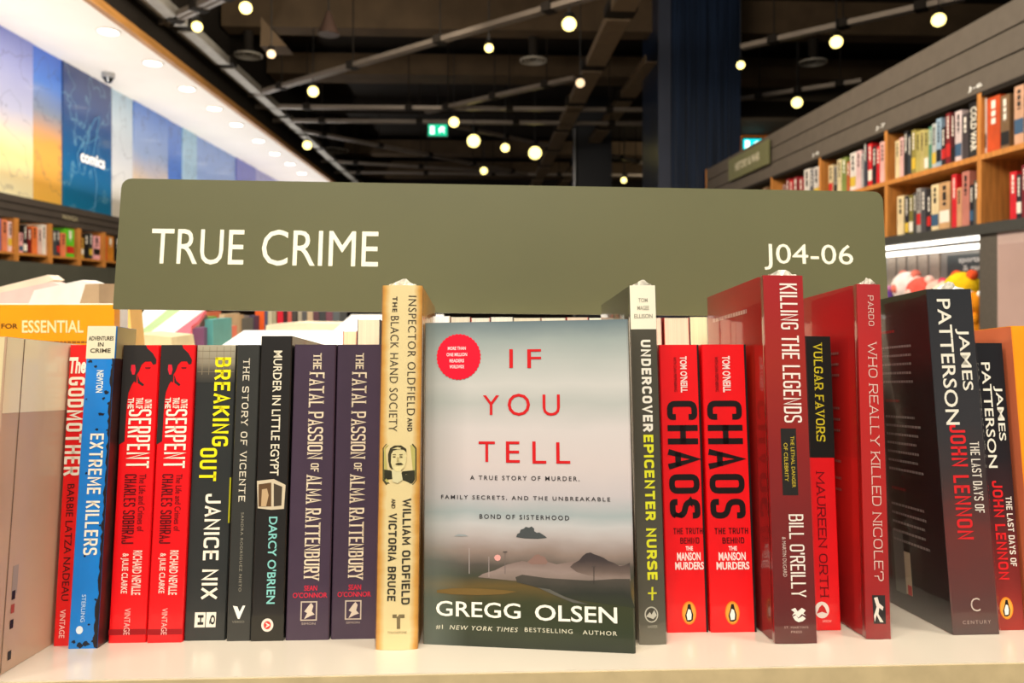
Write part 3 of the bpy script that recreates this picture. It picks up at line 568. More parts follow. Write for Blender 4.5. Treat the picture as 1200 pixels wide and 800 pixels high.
# gondola neighbour: stacked books above the orange sign, left
mg = 'loose books piled beyond the orange sign'
slab('book', [(-30, 350), (-30, 338), (0, 336), (56, 322), (64, 328), (20, 342)], 1.25, .03, (236, 218, 192), 'cream book with a bent corner, topmost of the pile above the orange sign', 'book', mg)
slab('book', [(-30, 357), (-30, 346), (0, 343), (60, 330), (72, 334), (30, 352)], 1.20, .03, (232, 196, 186), 'pinkish book under the cream one on the pile above the orange sign', 'book', mg)
slab('book', [(-30, 362), (-30, 352), (40, 340), (96, 328), (108, 332), (60, 360)], 1.14, .04, (240, 236, 226), 'white book with a raised corner in front of the pile above the orange sign', 'book', mg)
slab('book', [(46, 362), (100, 333), (116, 332), (117, 362)], 1.09, .05, (190, 160, 124), 'tan book block at the right end of the pile above the orange sign', 'book', mg)
t = thing('shelf_label', 'small dark green-grey shelf label beside the left end of the main sign', 'label', Matrix.Translation(onY(117, 350, 1.3) + E3))
a = onY(117, 350, 1.3); b = onY(135, 336, 1.3)
MB().box(0, 0, 0, b.x - a.x, .004, b.z - a.z).build('card', mat('slate_green_card', (66, 72, 58), .5), t); MB().box(0, .004, -.03, b.x - a.x, .03, 0).build('clip', BLK, t)
dashes(Face((0, -.0005, 0), (1, 0, 0), (0, 0, 1), (0, -1, 0)), .004, .007, .018, .012, (220, 225, 215), t)
# orange sign
Yo = .80; a = onY(-40, 410, Yo); b = onY(134, 357, Yo)
t = thing('shelf_sign', 'orange sign board with white and black lettering behind the leftmost books', 'sign', Matrix.Translation(a + E3))
MB().box(0, 0, 0, b.x - a.x, .012, b.z - a.z).build('board', mat('orange_board', (246, 160, 10), .4, .5, coat=.3, scale=8, var=.05), t)
MB().box(0, .012, 0, b.x - a.x, .03, b.z - a.z + .001).build('white_box', mat('white_card', (238, 234, 228), .5), t)
of = Face(tuple(-a), (1, 0, 0), (0, 0, 1), (0, -1, 0))
def ptxt(f, s, x0, y0, x1, y1, Y, col, par, **k): p, q = onY(x0, y1, Y), onY(x1, y0, Y); return text(Face((-a.x, 0, -a.z), (1, 0, 0), (0, 0, 1), (0, -1, 0)), s, p.x, p.z, q.x, q.z, col, par, rot=False, **k)
ptxt(of, 'ESSENTIAL', 26, 375, 98, 390, Yo, (246, 226, 170), t, bold=.02)
ptxt(of, 'GUIDE FOR', -32, 379, 21, 385, Yo, (90, 60, 20), t, bold=.02)
p, q = onY(50, 402, Yo), onY(122, 399.5, Yo); dashes(Face((-a.x, 0, -a.z), (1, 0, 0), (0, 0, 1), (0, -1, 0)), p.x, p.z, q.x, q.z, (150, 90, 30), t)
slab('book', [(134, 410), (134, 362), (152, 362), (156, 410)], .86, .03, (240, 190, 110), 'orange and cream book end on, between the orange sign and the main sign', 'book')
# magazines and books on the far table, seen under the main sign
tg = 'books and magazines on the far display table'
slab('magazine', [(150, 392), (170, 362), (198, 362), (164, 388)], 1.62, .006, (246, 246, 240), 'white magazine, leftmost of the slanting ones under the sign', 'magazine', tg, 40)
slab('magazine', [(162, 390), (197, 362), (214, 362), (171, 393)], 1.60, .006, (176, 200, 146), 'pale green magazine under the left part of the sign', 'magazine', tg, 40)
slab('magazine', [(170, 394), (213, 362), (240, 362), (196, 396)], 1.58, .006, (250, 248, 244), 'white magazine between the green and the pink one', 'magazine', tg, 40)
slab('magazine', [(195, 396), (241, 363), (232, 376), (224, 382), (223, 408), (198, 408)], 1.56, .01, (232, 110, 124), 'coral pink magazine under the left part of the sign', 'magazine', tg, 40)
t = slab('magazine_rack', [(152, 410), (172, 364), (240, 364), (224, 410)], 1.66, .14, (120, 100, 80), 'brown sloping rack under the slanting magazines', 'rack', None, 40)
slab('book', [(155, 410), (158, 391), (200, 395), (214, 410)], 1.3, .1, (226, 208, 164), 'cream page block lying behind the two red paperbacks with the dark head', 'book', tg)
for i, (x0, y0, x1, y1, Y, c, l) in enumerate([(223, 372, 233, 392, 1.75, (110, 165, 70), 'green'), (224, 384, 239, 408, 1.6, (128, 84, 120), 'mauve'), (233, 366, 240, 384, 1.9, (238, 130, 90), 'salmon'), (240, 374, 250, 410, 1.62, (88, 160, 158), 'teal'), (250, 384, 257, 410, 1.66, (225, 110, 84), 'coral'),
        (257, 368, 263, 410, 1.9, (206, 178, 140), 'beige'), (263, 370, 269, 404, 1.95, (190, 160, 120), 'tan'), (269, 371, 276, 400, 2.0, (130, 124, 120), 'mid grey'), (276, 373, 284, 396, 2.05, (98, 106, 100), 'dark grey-green'), (284, 372, 290, 390, 2.1, (60, 66, 104), 'navy'), (290, 370, 298, 390, 2.15, (70, 60, 90), 'dark violet'),
        (299, 362, 310, 379, 2.2, (240, 96, 30), 'bright orange'), (310, 364, 314, 384, 2.2, (80, 80, 110), 'slate blue'), (314, 364, 319, 378, 2.2, (200, 190, 160), 'stone'), (319, 364, 324, 378, 2.2, (170, 160, 130), 'khaki'), (325, 362, 332, 377, 2.2, (214, 22, 48), 'scarlet'), (332, 364, 337, 377, 2.2, (60, 20, 28), 'maroon'), (337, 363, 342, 378, 2.2, (200, 90, 80), 'rose'), (342, 364, 348, 377, 2.2, (70, 64, 62), 'charcoal'),
        (349, 364, 354, 382, 2.2, (170, 160, 140), 'pale khaki'), (354, 365, 360, 382, 2.2, (84, 84, 86), 'iron grey'), (360, 364, 367, 380, 2.2, (196, 172, 140), 'light tan'), (367, 363, 374, 380, 2.2, (92, 60, 70), 'plum'), (374, 364, 382, 380, 2.2, (60, 62, 66), 'black'), (382, 364, 390, 378, 2.2, (120, 70, 84), 'wine'), (390, 364, 398, 378, 2.2, (90, 96, 100), 'blue-grey')]):
    slab('book', [(x0, y1), (x0, y0), (x1 - .3, y0), (x1 - .3, y1)], Y, .12, c, '%s book standing on the far table, seen between sign and front books' % l, 'book', tg)
slab('book', [(305, 392), (312, 381), (345, 378), (400, 379), (400, 392)], 1.9, .12, (238, 226, 196), 'long cream ledge of paper in front of the far coloured books', 'book', tg)
WB = mat('white_card_box', (250, 248, 244), .5, var=.02)
def lowbox(px, H, th, label):
    pts = [onZ(x, y, H) + E3 for x, y in px]; c = sum(pts, Vector()) / len(pts)
    o = MB().hexa([tuple(p - c - Vector((0, 0, th))) for p in pts], [tuple(p - c) for p in pts]).build('white_box', WB, None); o.location = c; tag(o, label, 'box')
lowbox([(255, 408), (286, 387), (404, 387), (404, 408)], -.072, .1275, 'flat white box behind the black paperbacks, left of the yellowed spine')
lowbox([(392, 386), (412, 368.5), (520, 368.5), (520, 380), (440, 386)], -.055, .1445, 'smaller white box lid behind the purple paperbacks')
# table under them
t = thing('display_table', 'low display table standing beyond the main sign', 'table', Matrix.Translation((-1.0, 1.05, 0)))
MB().box(-.7, 0, EYE - .24, 1.7, 1.6, EYE - .20).build('tabletop', mat('beige_laminate', (206, 190, 165), .4), t)
for x in (-.65, 1.58):
    for y in (.05, 1.48): MB().box(x, y, 0, x + .07, y + .07, EYE - .24).build('leg', DKM, t)

# ------------------------------------------------------------------ THE FRONT SHELF
WS = mat('white_laminate', (212, 201, 182), .22, .5, coat=.3, var=.02, scale=6, coat_rough=.15)
ds = thing('display_shelf', 'white laminate display shelf carrying the front row of books', 'shelf', SHELF)
MB().box(-.75, -.058, -.022, .75, .36, 0).build('shelf_board', WS, ds)
MB().box(-.75, -.0595, -.035, .75, -.058, -.0008).build('front_edge', mat('tan_edge_band', (188, 168, 128), .4, .4), ds)
MB().box(-.72, -.03, -.40, .72, .33, -.022).build('cabinet', mat('grey_cabinet', (80, 78, 74), .6), ds)
cb = MB().box(-.7, .56, .0, .7, .82, EYE - .68).build('shelf_plinth', mat('grey_cabinet', (80, 78, 74), .6), None); tag(cb, 'grey plinth cabinet under the white display shelf', 'cabinet')

# main sign
SG = mat('olive_green_paint', (93, 92, 62), .42, .4, coat=.15, scale=5, var=.04, coat_rough=.3)
SM = SHELF @ Matrix.Translation((-.334, .17, .2398)) @ Matrix.Rotation(R(.70), 4, 'Y')
sg = thing('category_sign', 'large olive green sign board with white capitals behind the front books', 'sign', SM)
SWd, SHt, rr = .7175, .1215, .009
def rrect(w, h, r, n=6):
    pts = []
    for cx, cz, a0 in ((w - r, r, -90), (w - r, h - r, 0), (r, h - r, 90), (.0008, .0008, 180)):
        q = r if a0 != 180 else .0008
        for i in range(n + 1): a = R(a0 + 90 * i / n); pts.append((cx + q * math.cos(a), cz + q * math.sin(a)))
    return pts
rp_ = rrect(SWd, SHt, rr)
MB().hexa([(x, .004, z) for x, z in rp_], [(x, 0, z) for x, z in rp_]).build('board', SG, sg)
for x in (.258, .66): MB().box(x, .006, -.2352, x + .02, .012, SHt * .8).build('post', mat('grey_steel', (110, 110, 108), .4, metal=.6), sg)
sf = Face((0, 0, 0), (1, 0, 0), (0, 0, 1), (0, -1, 0))
SINV = SM.inverted()
def spx(x, y):  # photo point on the sign plane -> sign coordinates
    n = SM.to_3x3() @ Vector((0, -1, 0)); p0 = SM.translation - E3; d = ray(x, y); q = SINV @ (d * (p0.dot(n) / d.dot(n)) + E3); return q.x, q.z
def sign_text(s, x0, y0, x1, y1, col, **k):
    a, b = spx(x0, y1); c, d = spx(x1, y0); text(sf, s, a, b, c, d, col, sg, 'lettering', rot=False, **k)
IV = (244, 240, 214)
sign_text('TRUE', 176, 269.5, 287, 309, IV, bold=.0)
sign_text('CRIME', 306, 271, 444, 311, IV, bold=.0)
sign_text('J04-06', 896, 287, 999, 316, IV, bold=.0)

# ------------------------------------------------------------------ BOOK BUILDER
PAGE = (238, 222, 186)
class Book:
    def __init__(s, label, u, v, roll, w, h, depth, top, bot, col, hard=False, wrap=False, yaw=0, extra=0, lift=0, cover_mat=None, name='book', cat='book', spinecurve=0, pagecol=PAGE, group='books in the front row', gloss=.4, coat_rough=.06, left=None):
        """top=(xl,xr,y), bot=(xl,xr,y): the spine's outline in the photograph, used only to lay out its print"""
        s.w, s.h, s.d, s.top, s.bot = w, h, depth, top, bot
        s.o = thing(name, label, cat, book_matrix(u, v, roll, w, yaw, extra, lift), group)
        cm = cover_mat or mat('glossy_cover', col, .38, .5, coat=gloss, var=.05, scale=40, coat_rough=coat_rough)
        t = .0028 if hard else .0004; sag = spinecurve; n = 12
        s.bulge = lambda a: sag * (1 - (2 * a / w - 1) ** 2)
        sp = [(w * i / n, -s.bulge(w * i / n)) for i in range(n + 1)] if sag else ([(0, .0007), (.0007, 0), (w - .0007, 0), (w, .0007)])
        spi = [(min(max(x, t), w - t), y + t + (.0007 if not sag else 0) * 0) for x, y in sp]
        if hard:
            g = .0011; L1 = [(0, depth), (0, .0105), (g, .0085), (g, .006), (0, .0035)]; L0 = [(t, depth), (t, .0105), (t + g * .5, .0085), (t + g * .5, .006), (t, .0035)]
            outer = L1 + sp + [(w - x, y) for x, y in reversed(L1)]; inner = L0 + spi + [(w - x, y) for x, y in reversed(L0)]
        else:
            outer = [(0, depth)] + sp + [(w, depth)]; inner = [(t, depth)] + spi + [(w - t, depth)]
        s.cover = MB().shell(outer, inner, 0, h).build('dust_jacket' if hard else 'cover', cm, s.o, 35)
        k = .003 if hard else .0003; pc = .006 if hard else .0012
        MB().box(t + .0001, pc, k, w - t - .0001, depth - (.004 if hard else .0006), h - k).build('page_block', pages_mat(pagecol), s.o)
        if wrap:
            e = .0006; n2 = len(outer); cx = w / 2
            ow = [((x - e if x < cx else x + e), y - e if 0 < i < n2 - 1 else y + e) for i, (x, y) in enumerate(outer)]
            iw = [((x - e * .8 if x < cx else x + e * .8), y - e * .8 if 0 < i < n2 - 1 else y + e) for i, (x, y) in enumerate(outer)]
            mb = MB(); b = 0; m = len(ow); mb.v = [(p[0], p[1], -.0001) for p in ow] + [(p[0], p[1], h + .0008) for p in ow]
            mb.f = [(i, i + 1, m + i + 1, m + i) for i in range(m - 1)]; mb.build('plastic_wrap', WRAP, s.o, 35)
            rs = random.Random(int(u * 1e4)); mb = MB(); pk = []
            for i in range(9):
                a = w * (.15 + .7 * i / 8); pk.append((a, rs.uniform(-.001, .002), h + .0008 + .0045 * math.exp(-((i - 4) / 2.) ** 2) * rs.uniform(.6, 1.2)))
            for i in range(8): mb.poly([(pk[i][0], 0, h), (pk[i + 1][0], 0, h), pk[i + 1], pk[i]]); mb.poly([pk[i], pk[i + 1], (pk[i + 1][0], .006, h), (pk[i][0], .006, h)])
            mb.build('wrap_seam', mat('crumpled_film', (215, 208, 190), .15, .6, coat=.6, var=.2, scale=300, bump=.6), s.o)
        s.sp = Face((0, 0, 0), (1, 0, 0), (0, 0, 1), (0, -1, 0)); s.left = Face((0, 0, 0), (0, -1, 0), (0, 0, 1), (-1, 0, 0)); s.right = Face((w, 0, 0), (0, 1, 0), (0, 0, 1), (1, 0, 0))
    def zy(s, y): return (s.bot[2] - y) / (s.bot[2] - s.top[2]) * s.h
    def P(s, x, y):
        t = (s.bot[2] - y) / (s.bot[2] - s.top[2]); l = s.bot[0] + (s.top[0] - s.bot[0]) * t; r = s.bot[1] + (s.top[1] - s.bot[1]) * t
        return ((x - l) / (r - l) * s.w, t * s.h)
    def T(s, body, f0, f1, y0, y1, col, name='lettering', **k):   # down the spine between photo rows y0..y1
        return text(s.sp, body, f0 * s.w, s.zy(y1), f1 * s.w, s.zy(y0), col, s.o, name, True, bulge=s.bulge, **k)
    def H(s, body, f0, f1, y0, y1, col, name='lettering', **k):   # across the spine
        return text(s.sp, body, f0 * s.w, s.zy(y1), f1 * s.w, s.zy(y0), col, s.o, name, False, bulge=s.bulge, **k)
    def patch(s, f0, f1, y0, y1, col, name='printed_patch', n=8, **k):
        a, b = f0 * s.w, f1 * s.w; z0, z1 = s.zy(y1), s.zy(y0); mb = MB(); e = k.get('e', .00012)
        for i in range(n):
            p, q = a + (b - a) * i / n, a + (b - a) * (i + 1) / n
            mb.poly([s.sp.P(p, z0, e + s.bulge(p)), s.sp.P(q, z0, e + s.bulge(q)), s.sp.P(q, z1, e + s.bulge(q)), s.sp.P(p, z1, e + s.bulge(p))])
        return mb.build(name, k.get('m') or ink(col), s.o)
    def poly(s, pts, col, name='printed_shape', e=.00018, m=None): return patch(s.sp, [s.P(x, y) for x, y in pts], col, s.o, name, e, m, bulge=s.bulge)
    def disc(s, x, y, rx, ry, col, name='printed_disc', e=.00018, n=24):
        cx, cz = s.P(x, y); k = s.h / (s.bot[2] - s.top[2]); return patch(s.sp, ellipse(cx, cz, rx * k, ry * k, n), col, s.o, name, e, bulge=s.bulge)
def mmB(mm): return mm / 1000.

RED = (232, 4, 14); OFF = (246, 236, 214)
# --- 0. cream and grey book at the far left, spine out of frame
g = Book('cream-topped grey book at the far left end, showing its side cover', -.3095, -.0665, 0, .0250, .199, .130, (-20, 10, 395), (-50, -12, 800), (190, 170, 140), cover_mat=mat('grey_taupe_cover', (196, 162, 132), .38, .5, coat=.25, var=.06, scale=15), gloss=.5, lift=.0002)
patch(g.right, [(.001, .1535), (.1298, .1535), (.1298, .1988), (.001, .1988)], None, g.o, 'cream_band', .0001, mat('cream_cover_band', (244, 226, 184), .35, .5, coat=.5, var=.05, scale=12))
patch(g.right, [(.0172, .001), (.0180, .001), (.0190, .1985), (.0180, .1985)], (120, 96, 72), g.o, 'hinge_crease', .00022)
patch(g.right, [(.0232, .044), (.0288, .044), (.0288, .061), (.0232, .061)], (162, 146, 134), g.o, 'price_label', .0002)
for z, c in ((.041, (20, 14, 12)), (.033, (170, 70, 50)), (.024, (20, 14, 12)), (.006, (20, 14, 12))): patch(g.right, [(.0237, z), (.0272, z), (.0272, z + .0052), (.0237, z + .0052)], c, g.o, 'label_mark', .00025)
patch(g.sp, [(.0008, .1535), (.0242, .1535), (.0242, .1988), (.0008, .1988)], (214, 196, 152), g.o, 'cream_band', .0001)

# --- 1. thin red, half behind the blue one
b = Book('thin red paperback at the left end, half hidden by the blue book', -.2818, .0032, -.38, .0122, .198, .129, (82, 103, 404), (62, 80, 757), RED)
b.H('The', .02, .96, 419, 439, OFF, 'title_lettering', bold=.04, shear=.1)
b.T('GODMOTHER', .05, .95, 443, 561, OFF, 'title_lettering', bold=.03, blk=(.2,))
b.T('BARBIE LATZA NADEAU', .30, .68, 571, 706, (70, 12, 16), 'author_lettering', bold=.0)
b.T('VINTAGE', .28, .58, 716, 748, (250, 200, 190), 'publisher_lettering', bold=.01)
# --- 2. blue
b = Book('bright blue paperback with cream top and black worn edge, taller than its neighbours', -.2692, -.003, .12, .0190, .2105, .031, (103, 136, 382), (79, 114, 760), (8, 122, 205), wrap=False)
b.patch(0.0, 1, 382, 422, (222, 212, 180), 'cream_band')
for s_, y, a in (('ADVENTURES', 397, .06), ('IN', 404.5, .40), ('CRIME', 412, .14)): b.H(s_, a, 1 - a, y - 2.6, y + 2.6, (70, 60, 44), 'series_lettering', bold=.02)
b.T('NEWTON', .42, .66, 436, 463, (225, 232, 225), 'author_lettering', bold=.02)
b.T('EXTREME KILLERS', .33, .80, 512, 654, OFF, 'title_lettering', bold=.03, blk=(.19,))
b.T('STERLING', .38, .52, 699, 730, (190, 215, 230), 'publisher_lettering', bold=0)
b.disc(93, 739, 4, 4.5, (214, 226, 232), 'publisher_mark')
rs = random.Random(3)
for (x, y, r) in [(106, 425, 3), (112, 431, 2), (124, 462, 3), (121, 470, 2), (119, 489, 4), (127, 476, 2), (130, 450, 2), (101, 471, 1.6), (113, 507, 2.2), (126, 508, 2), (101, 559, 1.5), (118, 540, 1.5), (99, 655, 1.6), (112, 705, 2.2), (86, 752, 3), (93, 756, 4), (101, 755, 4), (110, 752, 3), (113, 740, 2), (104, 733, 1.5), (131, 430, 1.5), (117, 620, 1.5)]:
    cx, cz = b.P(x, y); k = b.h / 378; patch(b.sp, [(cx + r * k * math.cos(i * .7) * rs.uniform(.4, 1.3), cz + r * k * math.sin(i * .7) * rs.uniform(.3, 1.1)) for i in range(9)], (20, 28, 42), b.o, 'ink_splatter', .00014)
pts = [(.0188, 0), (.0188, .1885)]
z = .1885
while z > 0:
    pts.append((.0188 - .0006 - rs.uniform(0, .0016) - (.0012 if z < .03 else 0), z)); z -= .0028
patch(b.sp, pts, (34, 26, 28), b.o, 'worn_edge', .00016)
patch(b.right, [(0, 0), (.0308, 0), (.0308, .1885), (0, .1885)], None, b.o, 'front_cover_print', .0001, mat('black_brown_cover', (30, 22, 24), .4, coat=.3, col2=(64, 34, 28), scale=50))
patch(b.right, [(0.002, .1885), (.0308, .1885), (.0308, .2103), (0.002, .2103)], (150, 134, 92), b.o, 'front_cover_band', .0001)
# --- 3/4. twin red books with the dark head
def serpent(which, u, v, roll, w, top, bot):
    b = Book(which, u, v, roll, w, .198, .129, top, bot, RED)
    l, r = top[0], top[1]; W_ = r - l
    def q(fx, y): # fractions across at row y
        t = (bot[2] - y) / (bot[2] - top[2]); a = bot[0] + (top[0] - bot[0]) * t; c = bot[1] + (top[1] - bot[1]) * t; return (a + (c - a) * fx, y)
    dk = (40, 36, 34)
    b.poly([q(0, 404), q(.62, 404), q(.66, 408), q(.82, 414), q(.93, 422), q(.92, 427), q(.84, 428), q(.78, 424), q(.62, 424), q(.52, 428), q(.46, 436), q(.40, 440), q(.40, 450), q(.34, 448), q(.28, 452), q(.2, 462), q(.17, 476), q(.16, 520), q(0, 524)], dk, 'portrait_hair')
    b.poly([q(.24, 428), q(.34, 428), q(.37, 434), q(.34, 440), q(.28, 440), q(.23, 434)], (220, 30, 50), 'portrait_ear', e=.00022)
    b.poly([q(.42, 440), q(.50, 448), q(.62, 452), q(.58, 454), q(.44, 450)], dk, 'portrait_line'); b.poly([q(.62, 431), q(.78, 431), q(.76, 433), q(.64, 433)], (120, 10, 20), 'portrait_eye')
    b.T('THE', .20, .36, 468, 481, OFF, 'title_lettering', bold=.02); b.T('ON THE', .66, .86, 470, 481, OFF, 'title_lettering', bold=.02); b.T('TRAIL OF', .42, .62, 468, 481, OFF, 'title_lettering', bold=.02)
    b.T('SERPENT', .24, .86, 482, 552, OFF, 'title_lettering', bold=.03, blk=(.17,))
    b.T('The Life and Crimes of', .62, .80, 559, 626, (90, 6, 14), 'subtitle_lettering', bold=.0); b.T('CHARLES SOBHRAJ', .22, .54, 559, 640, (80, 6, 14), 'subtitle_lettering', bold=.01, blk=(.2,))
    b.T('RICHARD NEVILLE', .55, .80, 648, 699, (250, 205, 190), 'author_lettering', bold=.02); b.T('& JULIE CLARKE', .22, .44, 651, 697, (250, 205, 190), 'author_lettering', bold=.02)
    b.T('VINTAGE', .40, .56, 714, 744, (250, 190, 180), 'publisher_lettering', bold=0)
    b.patch(0, 1, 737.5, 744, (150, 4, 14), 'dark_band', e=.0001)
serpent('red paperback with dark profile head on the spine, left of the identical pair', -.2482, .0072, -.1, .0246, (143, 188, 404), (130, 171, 753))
serpent('red paperback with dark profile head on the spine, right of the identical pair', -.2226, .0062, .05, .0230, (190, 230, 404), (172, 214, 753))
# --- 5
DG = (42, 44, 42)
b = Book('charcoal paperback with big yellow letters and a pale photo at its top', -.1994, .0092, .08, .0274, .198, .129, (231, 277, 404), (215, 264, 750), DG)
gm = gradmat('pale_spine_photo', [(0, DG), (.35, (84, 78, 66)), (.55, (140, 131, 110)), (1, (170, 161, 136))], 2, b.zy(452), b.zy(404), .4, .3)
b.patch(.02, .98, 404, 450, None, 'photo_print', m=gm)
for y in (411, 420, 429, 436): b.patch(.04, .96, y, y + .8, (130, 118, 96), 'grid_line', e=.00018)
for f in (.15, .32, .5, .68, .85): b.patch(f, f + .015, 406, 440, (140, 128, 104), 'grid_line', e=.00018)
YL = (240, 226, 20)
b.T('BREAKING', .48, .88, 419, 526, YL, 'title_lettering', bold=.03, e=.0003, blk=(.19,)); b.T('OUT', .20, .62, 528, 567, YL, 'title_lettering', bold=.03, blk=(.19,))
b.T('JANICE NIX', .38, .76, 582, 703, OFF, 'author_lettering', bold=.02, blk=(.19,))
b.poly([(228.5, 718), (241, 718), (240, 735), (227.5, 735)], (235, 228, 210), 'publisher_box'); b.poly([(242, 718), (253.5, 718), (252.5, 735), (241, 735)], (235, 228, 210), 'publisher_box')
b.T('H', .32, .46, 721, 732, (40, 40, 38), 'publisher_lettering', bold=.04, e=.0004); b.T('Q', .60, .74, 721, 732, (40, 40, 38), 'publisher_lettering', bold=.04, e=.0004)
b.patch(.955, .995, 563, 616, (170, 165, 20), 'yellow_strip')
# --- 6
b = Book('thin charcoal paperback with one widely spaced white title and a white chevron mark', -.1706, .007, -.05, .0160, .198, .129, (277, 307, 404), (265, 294, 751), (50, 50, 46))
b.T('THE STORY OF VICENTE', .30, .58, 421, 591, (224, 214, 190), 'title_lettering', bold=.005, space=1.25, blk=(.15, 1.2, 2.2)); b.T('SANDRA RODRÍGUEZ NIETO', .44, .58, 604, 695, (150, 144, 126), 'author_lettering', bold=0, space=1.2)
b.poly([(273, 711), (278.5, 712), (281, 718), (285, 711), (288, 711), (281, 726), (279, 726)], (240, 236, 224), 'publisher_mark'); b.H('VERSO', .22, .72, 728, 730.5, (140, 136, 120), 'publisher_lettering', bold=0)
# --- 7
b = Book('black paperback with teal author letters and a small snapshot on the spine', -.1541, .006, .05, .0214, .2041, .131, (306, 343, 393), (294, 332, 751), (30, 27, 24))
b.T('MURDER IN LITTLE EGYPT', .42, .70, 411, 561, (226, 216, 190), 'title_lettering', bold=.01)
b.poly([(301, 567), (321, 565), (335, 572), (333, 600), (318, 601), (302, 599)], (206, 190, 160), 'snapshot_border'); b.poly([(303, 571), (318, 569), (318, 597), (303, 597)], (96, 70, 44), 'snapshot', e=.0003)
b.poly([(307, 577), (313, 576), (315, 584), (312, 597), (306, 597)], (190, 160, 120), 'snapshot_figure', e=.0004); b.poly([(321, 570), (331, 574), (330, 596), (321, 597)], (70, 60, 48), 'snapshot', e=.0003)
b.T("DARCY O'BRIEN", .44, .72, 609, 709, (130, 196, 188), 'author_lettering', bold=.015)
b.patch(0, 1, 722, 751, (46, 43, 36), 'grey_band', e=.0001); b.disc(313.5, 733, 7, 7.5, (226, 214, 200), 'publisher_disc'); b.disc(313.5, 733, 4.2, 4.6, (206, 60, 50), 'publisher_disc', e=.0003); b.T('A', .45, .57, 730, 736, (240, 230, 220), 'publisher_lettering', bold=.02, e=.0004)
# --- 8/9
PU = (66, 50, 66)
def fatal(which, u, v, roll, w, top, bot, w_vis):
    b = Book(which, u, v, roll, w, .198, .129, top, bot, PU, gloss=.15)
    tc = (226, 208, 178); k = w_vis
    for s_, y0, y1, f0, f1 in (('THE', 414, 433, .46, .66), ('FATAL PASSION', 437, 541, .38, .74), ('OF', 546, 556, .47, .66), ('ALMA RATTENBURY', 560, 682, .38, .74)):
        b.T(s_, f0 * k, f1 * k, y0, y1, tc, 'title_lettering', blk=(.17, .9, .7))
    b.H('SEAN', .40 * k, .70 * k, 688, 694, (214, 36, 60), 'author_lettering', bold=.01); b.H("O'CONNOR", .14 * k, .94 * k, 696, 702, (214, 36, 60), 'author_lettering', bold=.01)
    cx = .52 * k * w; z0, z1 = b.zy(728), b.zy(706); h_ = .0055
    patch(b.sp, [(cx - h_, z0), (cx + h_, z0), (cx + h_, z1), (cx - h_, z1)], (196, 180, 160), b.o, 'publisher_frame', .00015); patch(b.sp, [(cx - h_ + .0008, z0 + .0008), (cx + h_ - .0008, z0 + .0008), (cx + h_ - .0008, z1 - .0008), (cx - h_ + .0008, z1 - .0008)], PU, b.o, 'publisher_frame', .00022)
    patch(b.sp, [(cx - .003, z0 + .001), (cx - .001, z0 + .005), (cx - .003, z0 + .006), (cx, z0 + .010), (cx + .0015, z1 - .001), (cx + .003, z1 - .003), (cx + .002, z0 + .006), (cx + .004, z0 + .004), (cx + .001, z0 + .003)], (206, 190, 170), b.o, 'publisher_figure', .0003)
    b.H('SIMON', .36 * k, .68 * k, 730, 732.5, (176, 160, 146), 'publisher_lettering', bold=0)
fatal('dark purple paperback with cream capitals, left of the identical pair', -.1312, .0062, .15, .0288, (346, 394, 403), (334, 386, 750), 1)
fatal('dark purple paperback with cream capitals, right of the pair beside the yellowed spine', -.1013, .0071, .07, .0312, (396, 452, 403), (388, 443, 750), .9)
# --- 10 yellowed hardcover
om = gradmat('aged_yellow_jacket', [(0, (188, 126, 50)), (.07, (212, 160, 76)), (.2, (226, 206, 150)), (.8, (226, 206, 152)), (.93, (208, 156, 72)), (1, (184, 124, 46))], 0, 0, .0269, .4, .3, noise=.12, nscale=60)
b = Book('tall yellowed hardcover with a small oval portrait on its rounded spine', -.0682, -.0150, .23, .0269, .2369, .150, (448, 495, 334), (440, 489, 762), None, hard=True, wrap=True, cover_mat=om, spinecurve=.0024)
DI = (66, 56, 40)
b.T('INSPECTOR OLDFIELD', .66, .86, 347, 492, DI, 'title_lettering', bold=-.005, space=1.15); b.T('AND', .68, .80, 495, 511, DI, 'title_lettering', bold=.03, space=1.3)
b.T('THE', .26, .38, 348, 367, DI, 'title_lettering', bold=.03, space=1.3); b.T('BLACK HAND SOCIETY', .22, .43, 372, 511, DI, 'title_lettering', bold=-.005, space=1.12)
l0 = 449.5
b.poly([(452, 526), (484, 526), (488, 531), (488, 569), (484, 574), (452, 574), (448, 569), (448, 531)], (72, 70, 38), 'portrait_frame'); b.poly([(453, 527.5), (483, 527.5), (486.4, 532), (486.4, 568), (483, 572.5), (453, 572.5), (449.6, 568), (449.6, 532)], (186, 176, 100), 'portrait_ground', e=.0003)
b.poly([(449.8, 556), (458, 557), (466, 566), (472, 558), (486, 557), (486.2, 568), (483, 572.4), (453, 572.4), (449.8, 568)], (48, 46, 26), 'portrait_coat', e=.0004); b.poly([(459, 556), (470, 557), (472, 568), (466, 572), (460, 570)], (216, 206, 160), 'portrait_shirt', e=.0005)
b.poly([(457, 536), (460, 531.5), (466, 529.5), (472, 531), (476, 536), (476, 546), (474, 553), (469, 558), (464, 558), (460, 554), (457.5, 547)], (220, 206, 152), 'portrait_face', e=.00055)
b.poly([(454.6, 538), (457, 531), (462, 527.8), (470, 527.6), (476, 531.5), (476.5, 536), (473, 532.8), (466, 532.2), (461, 533.5), (458.4, 538), (458, 548), (460, 556), (456.5, 553), (454.8, 546)], (56, 50, 28), 'portrait_hair', e=.0006); b.poly([(463, 549.5), (466, 548), (470, 548), (473, 549.8), (470, 550.4), (466, 550.4)], (60, 52, 30), 'portrait_moustache', e=.0007)
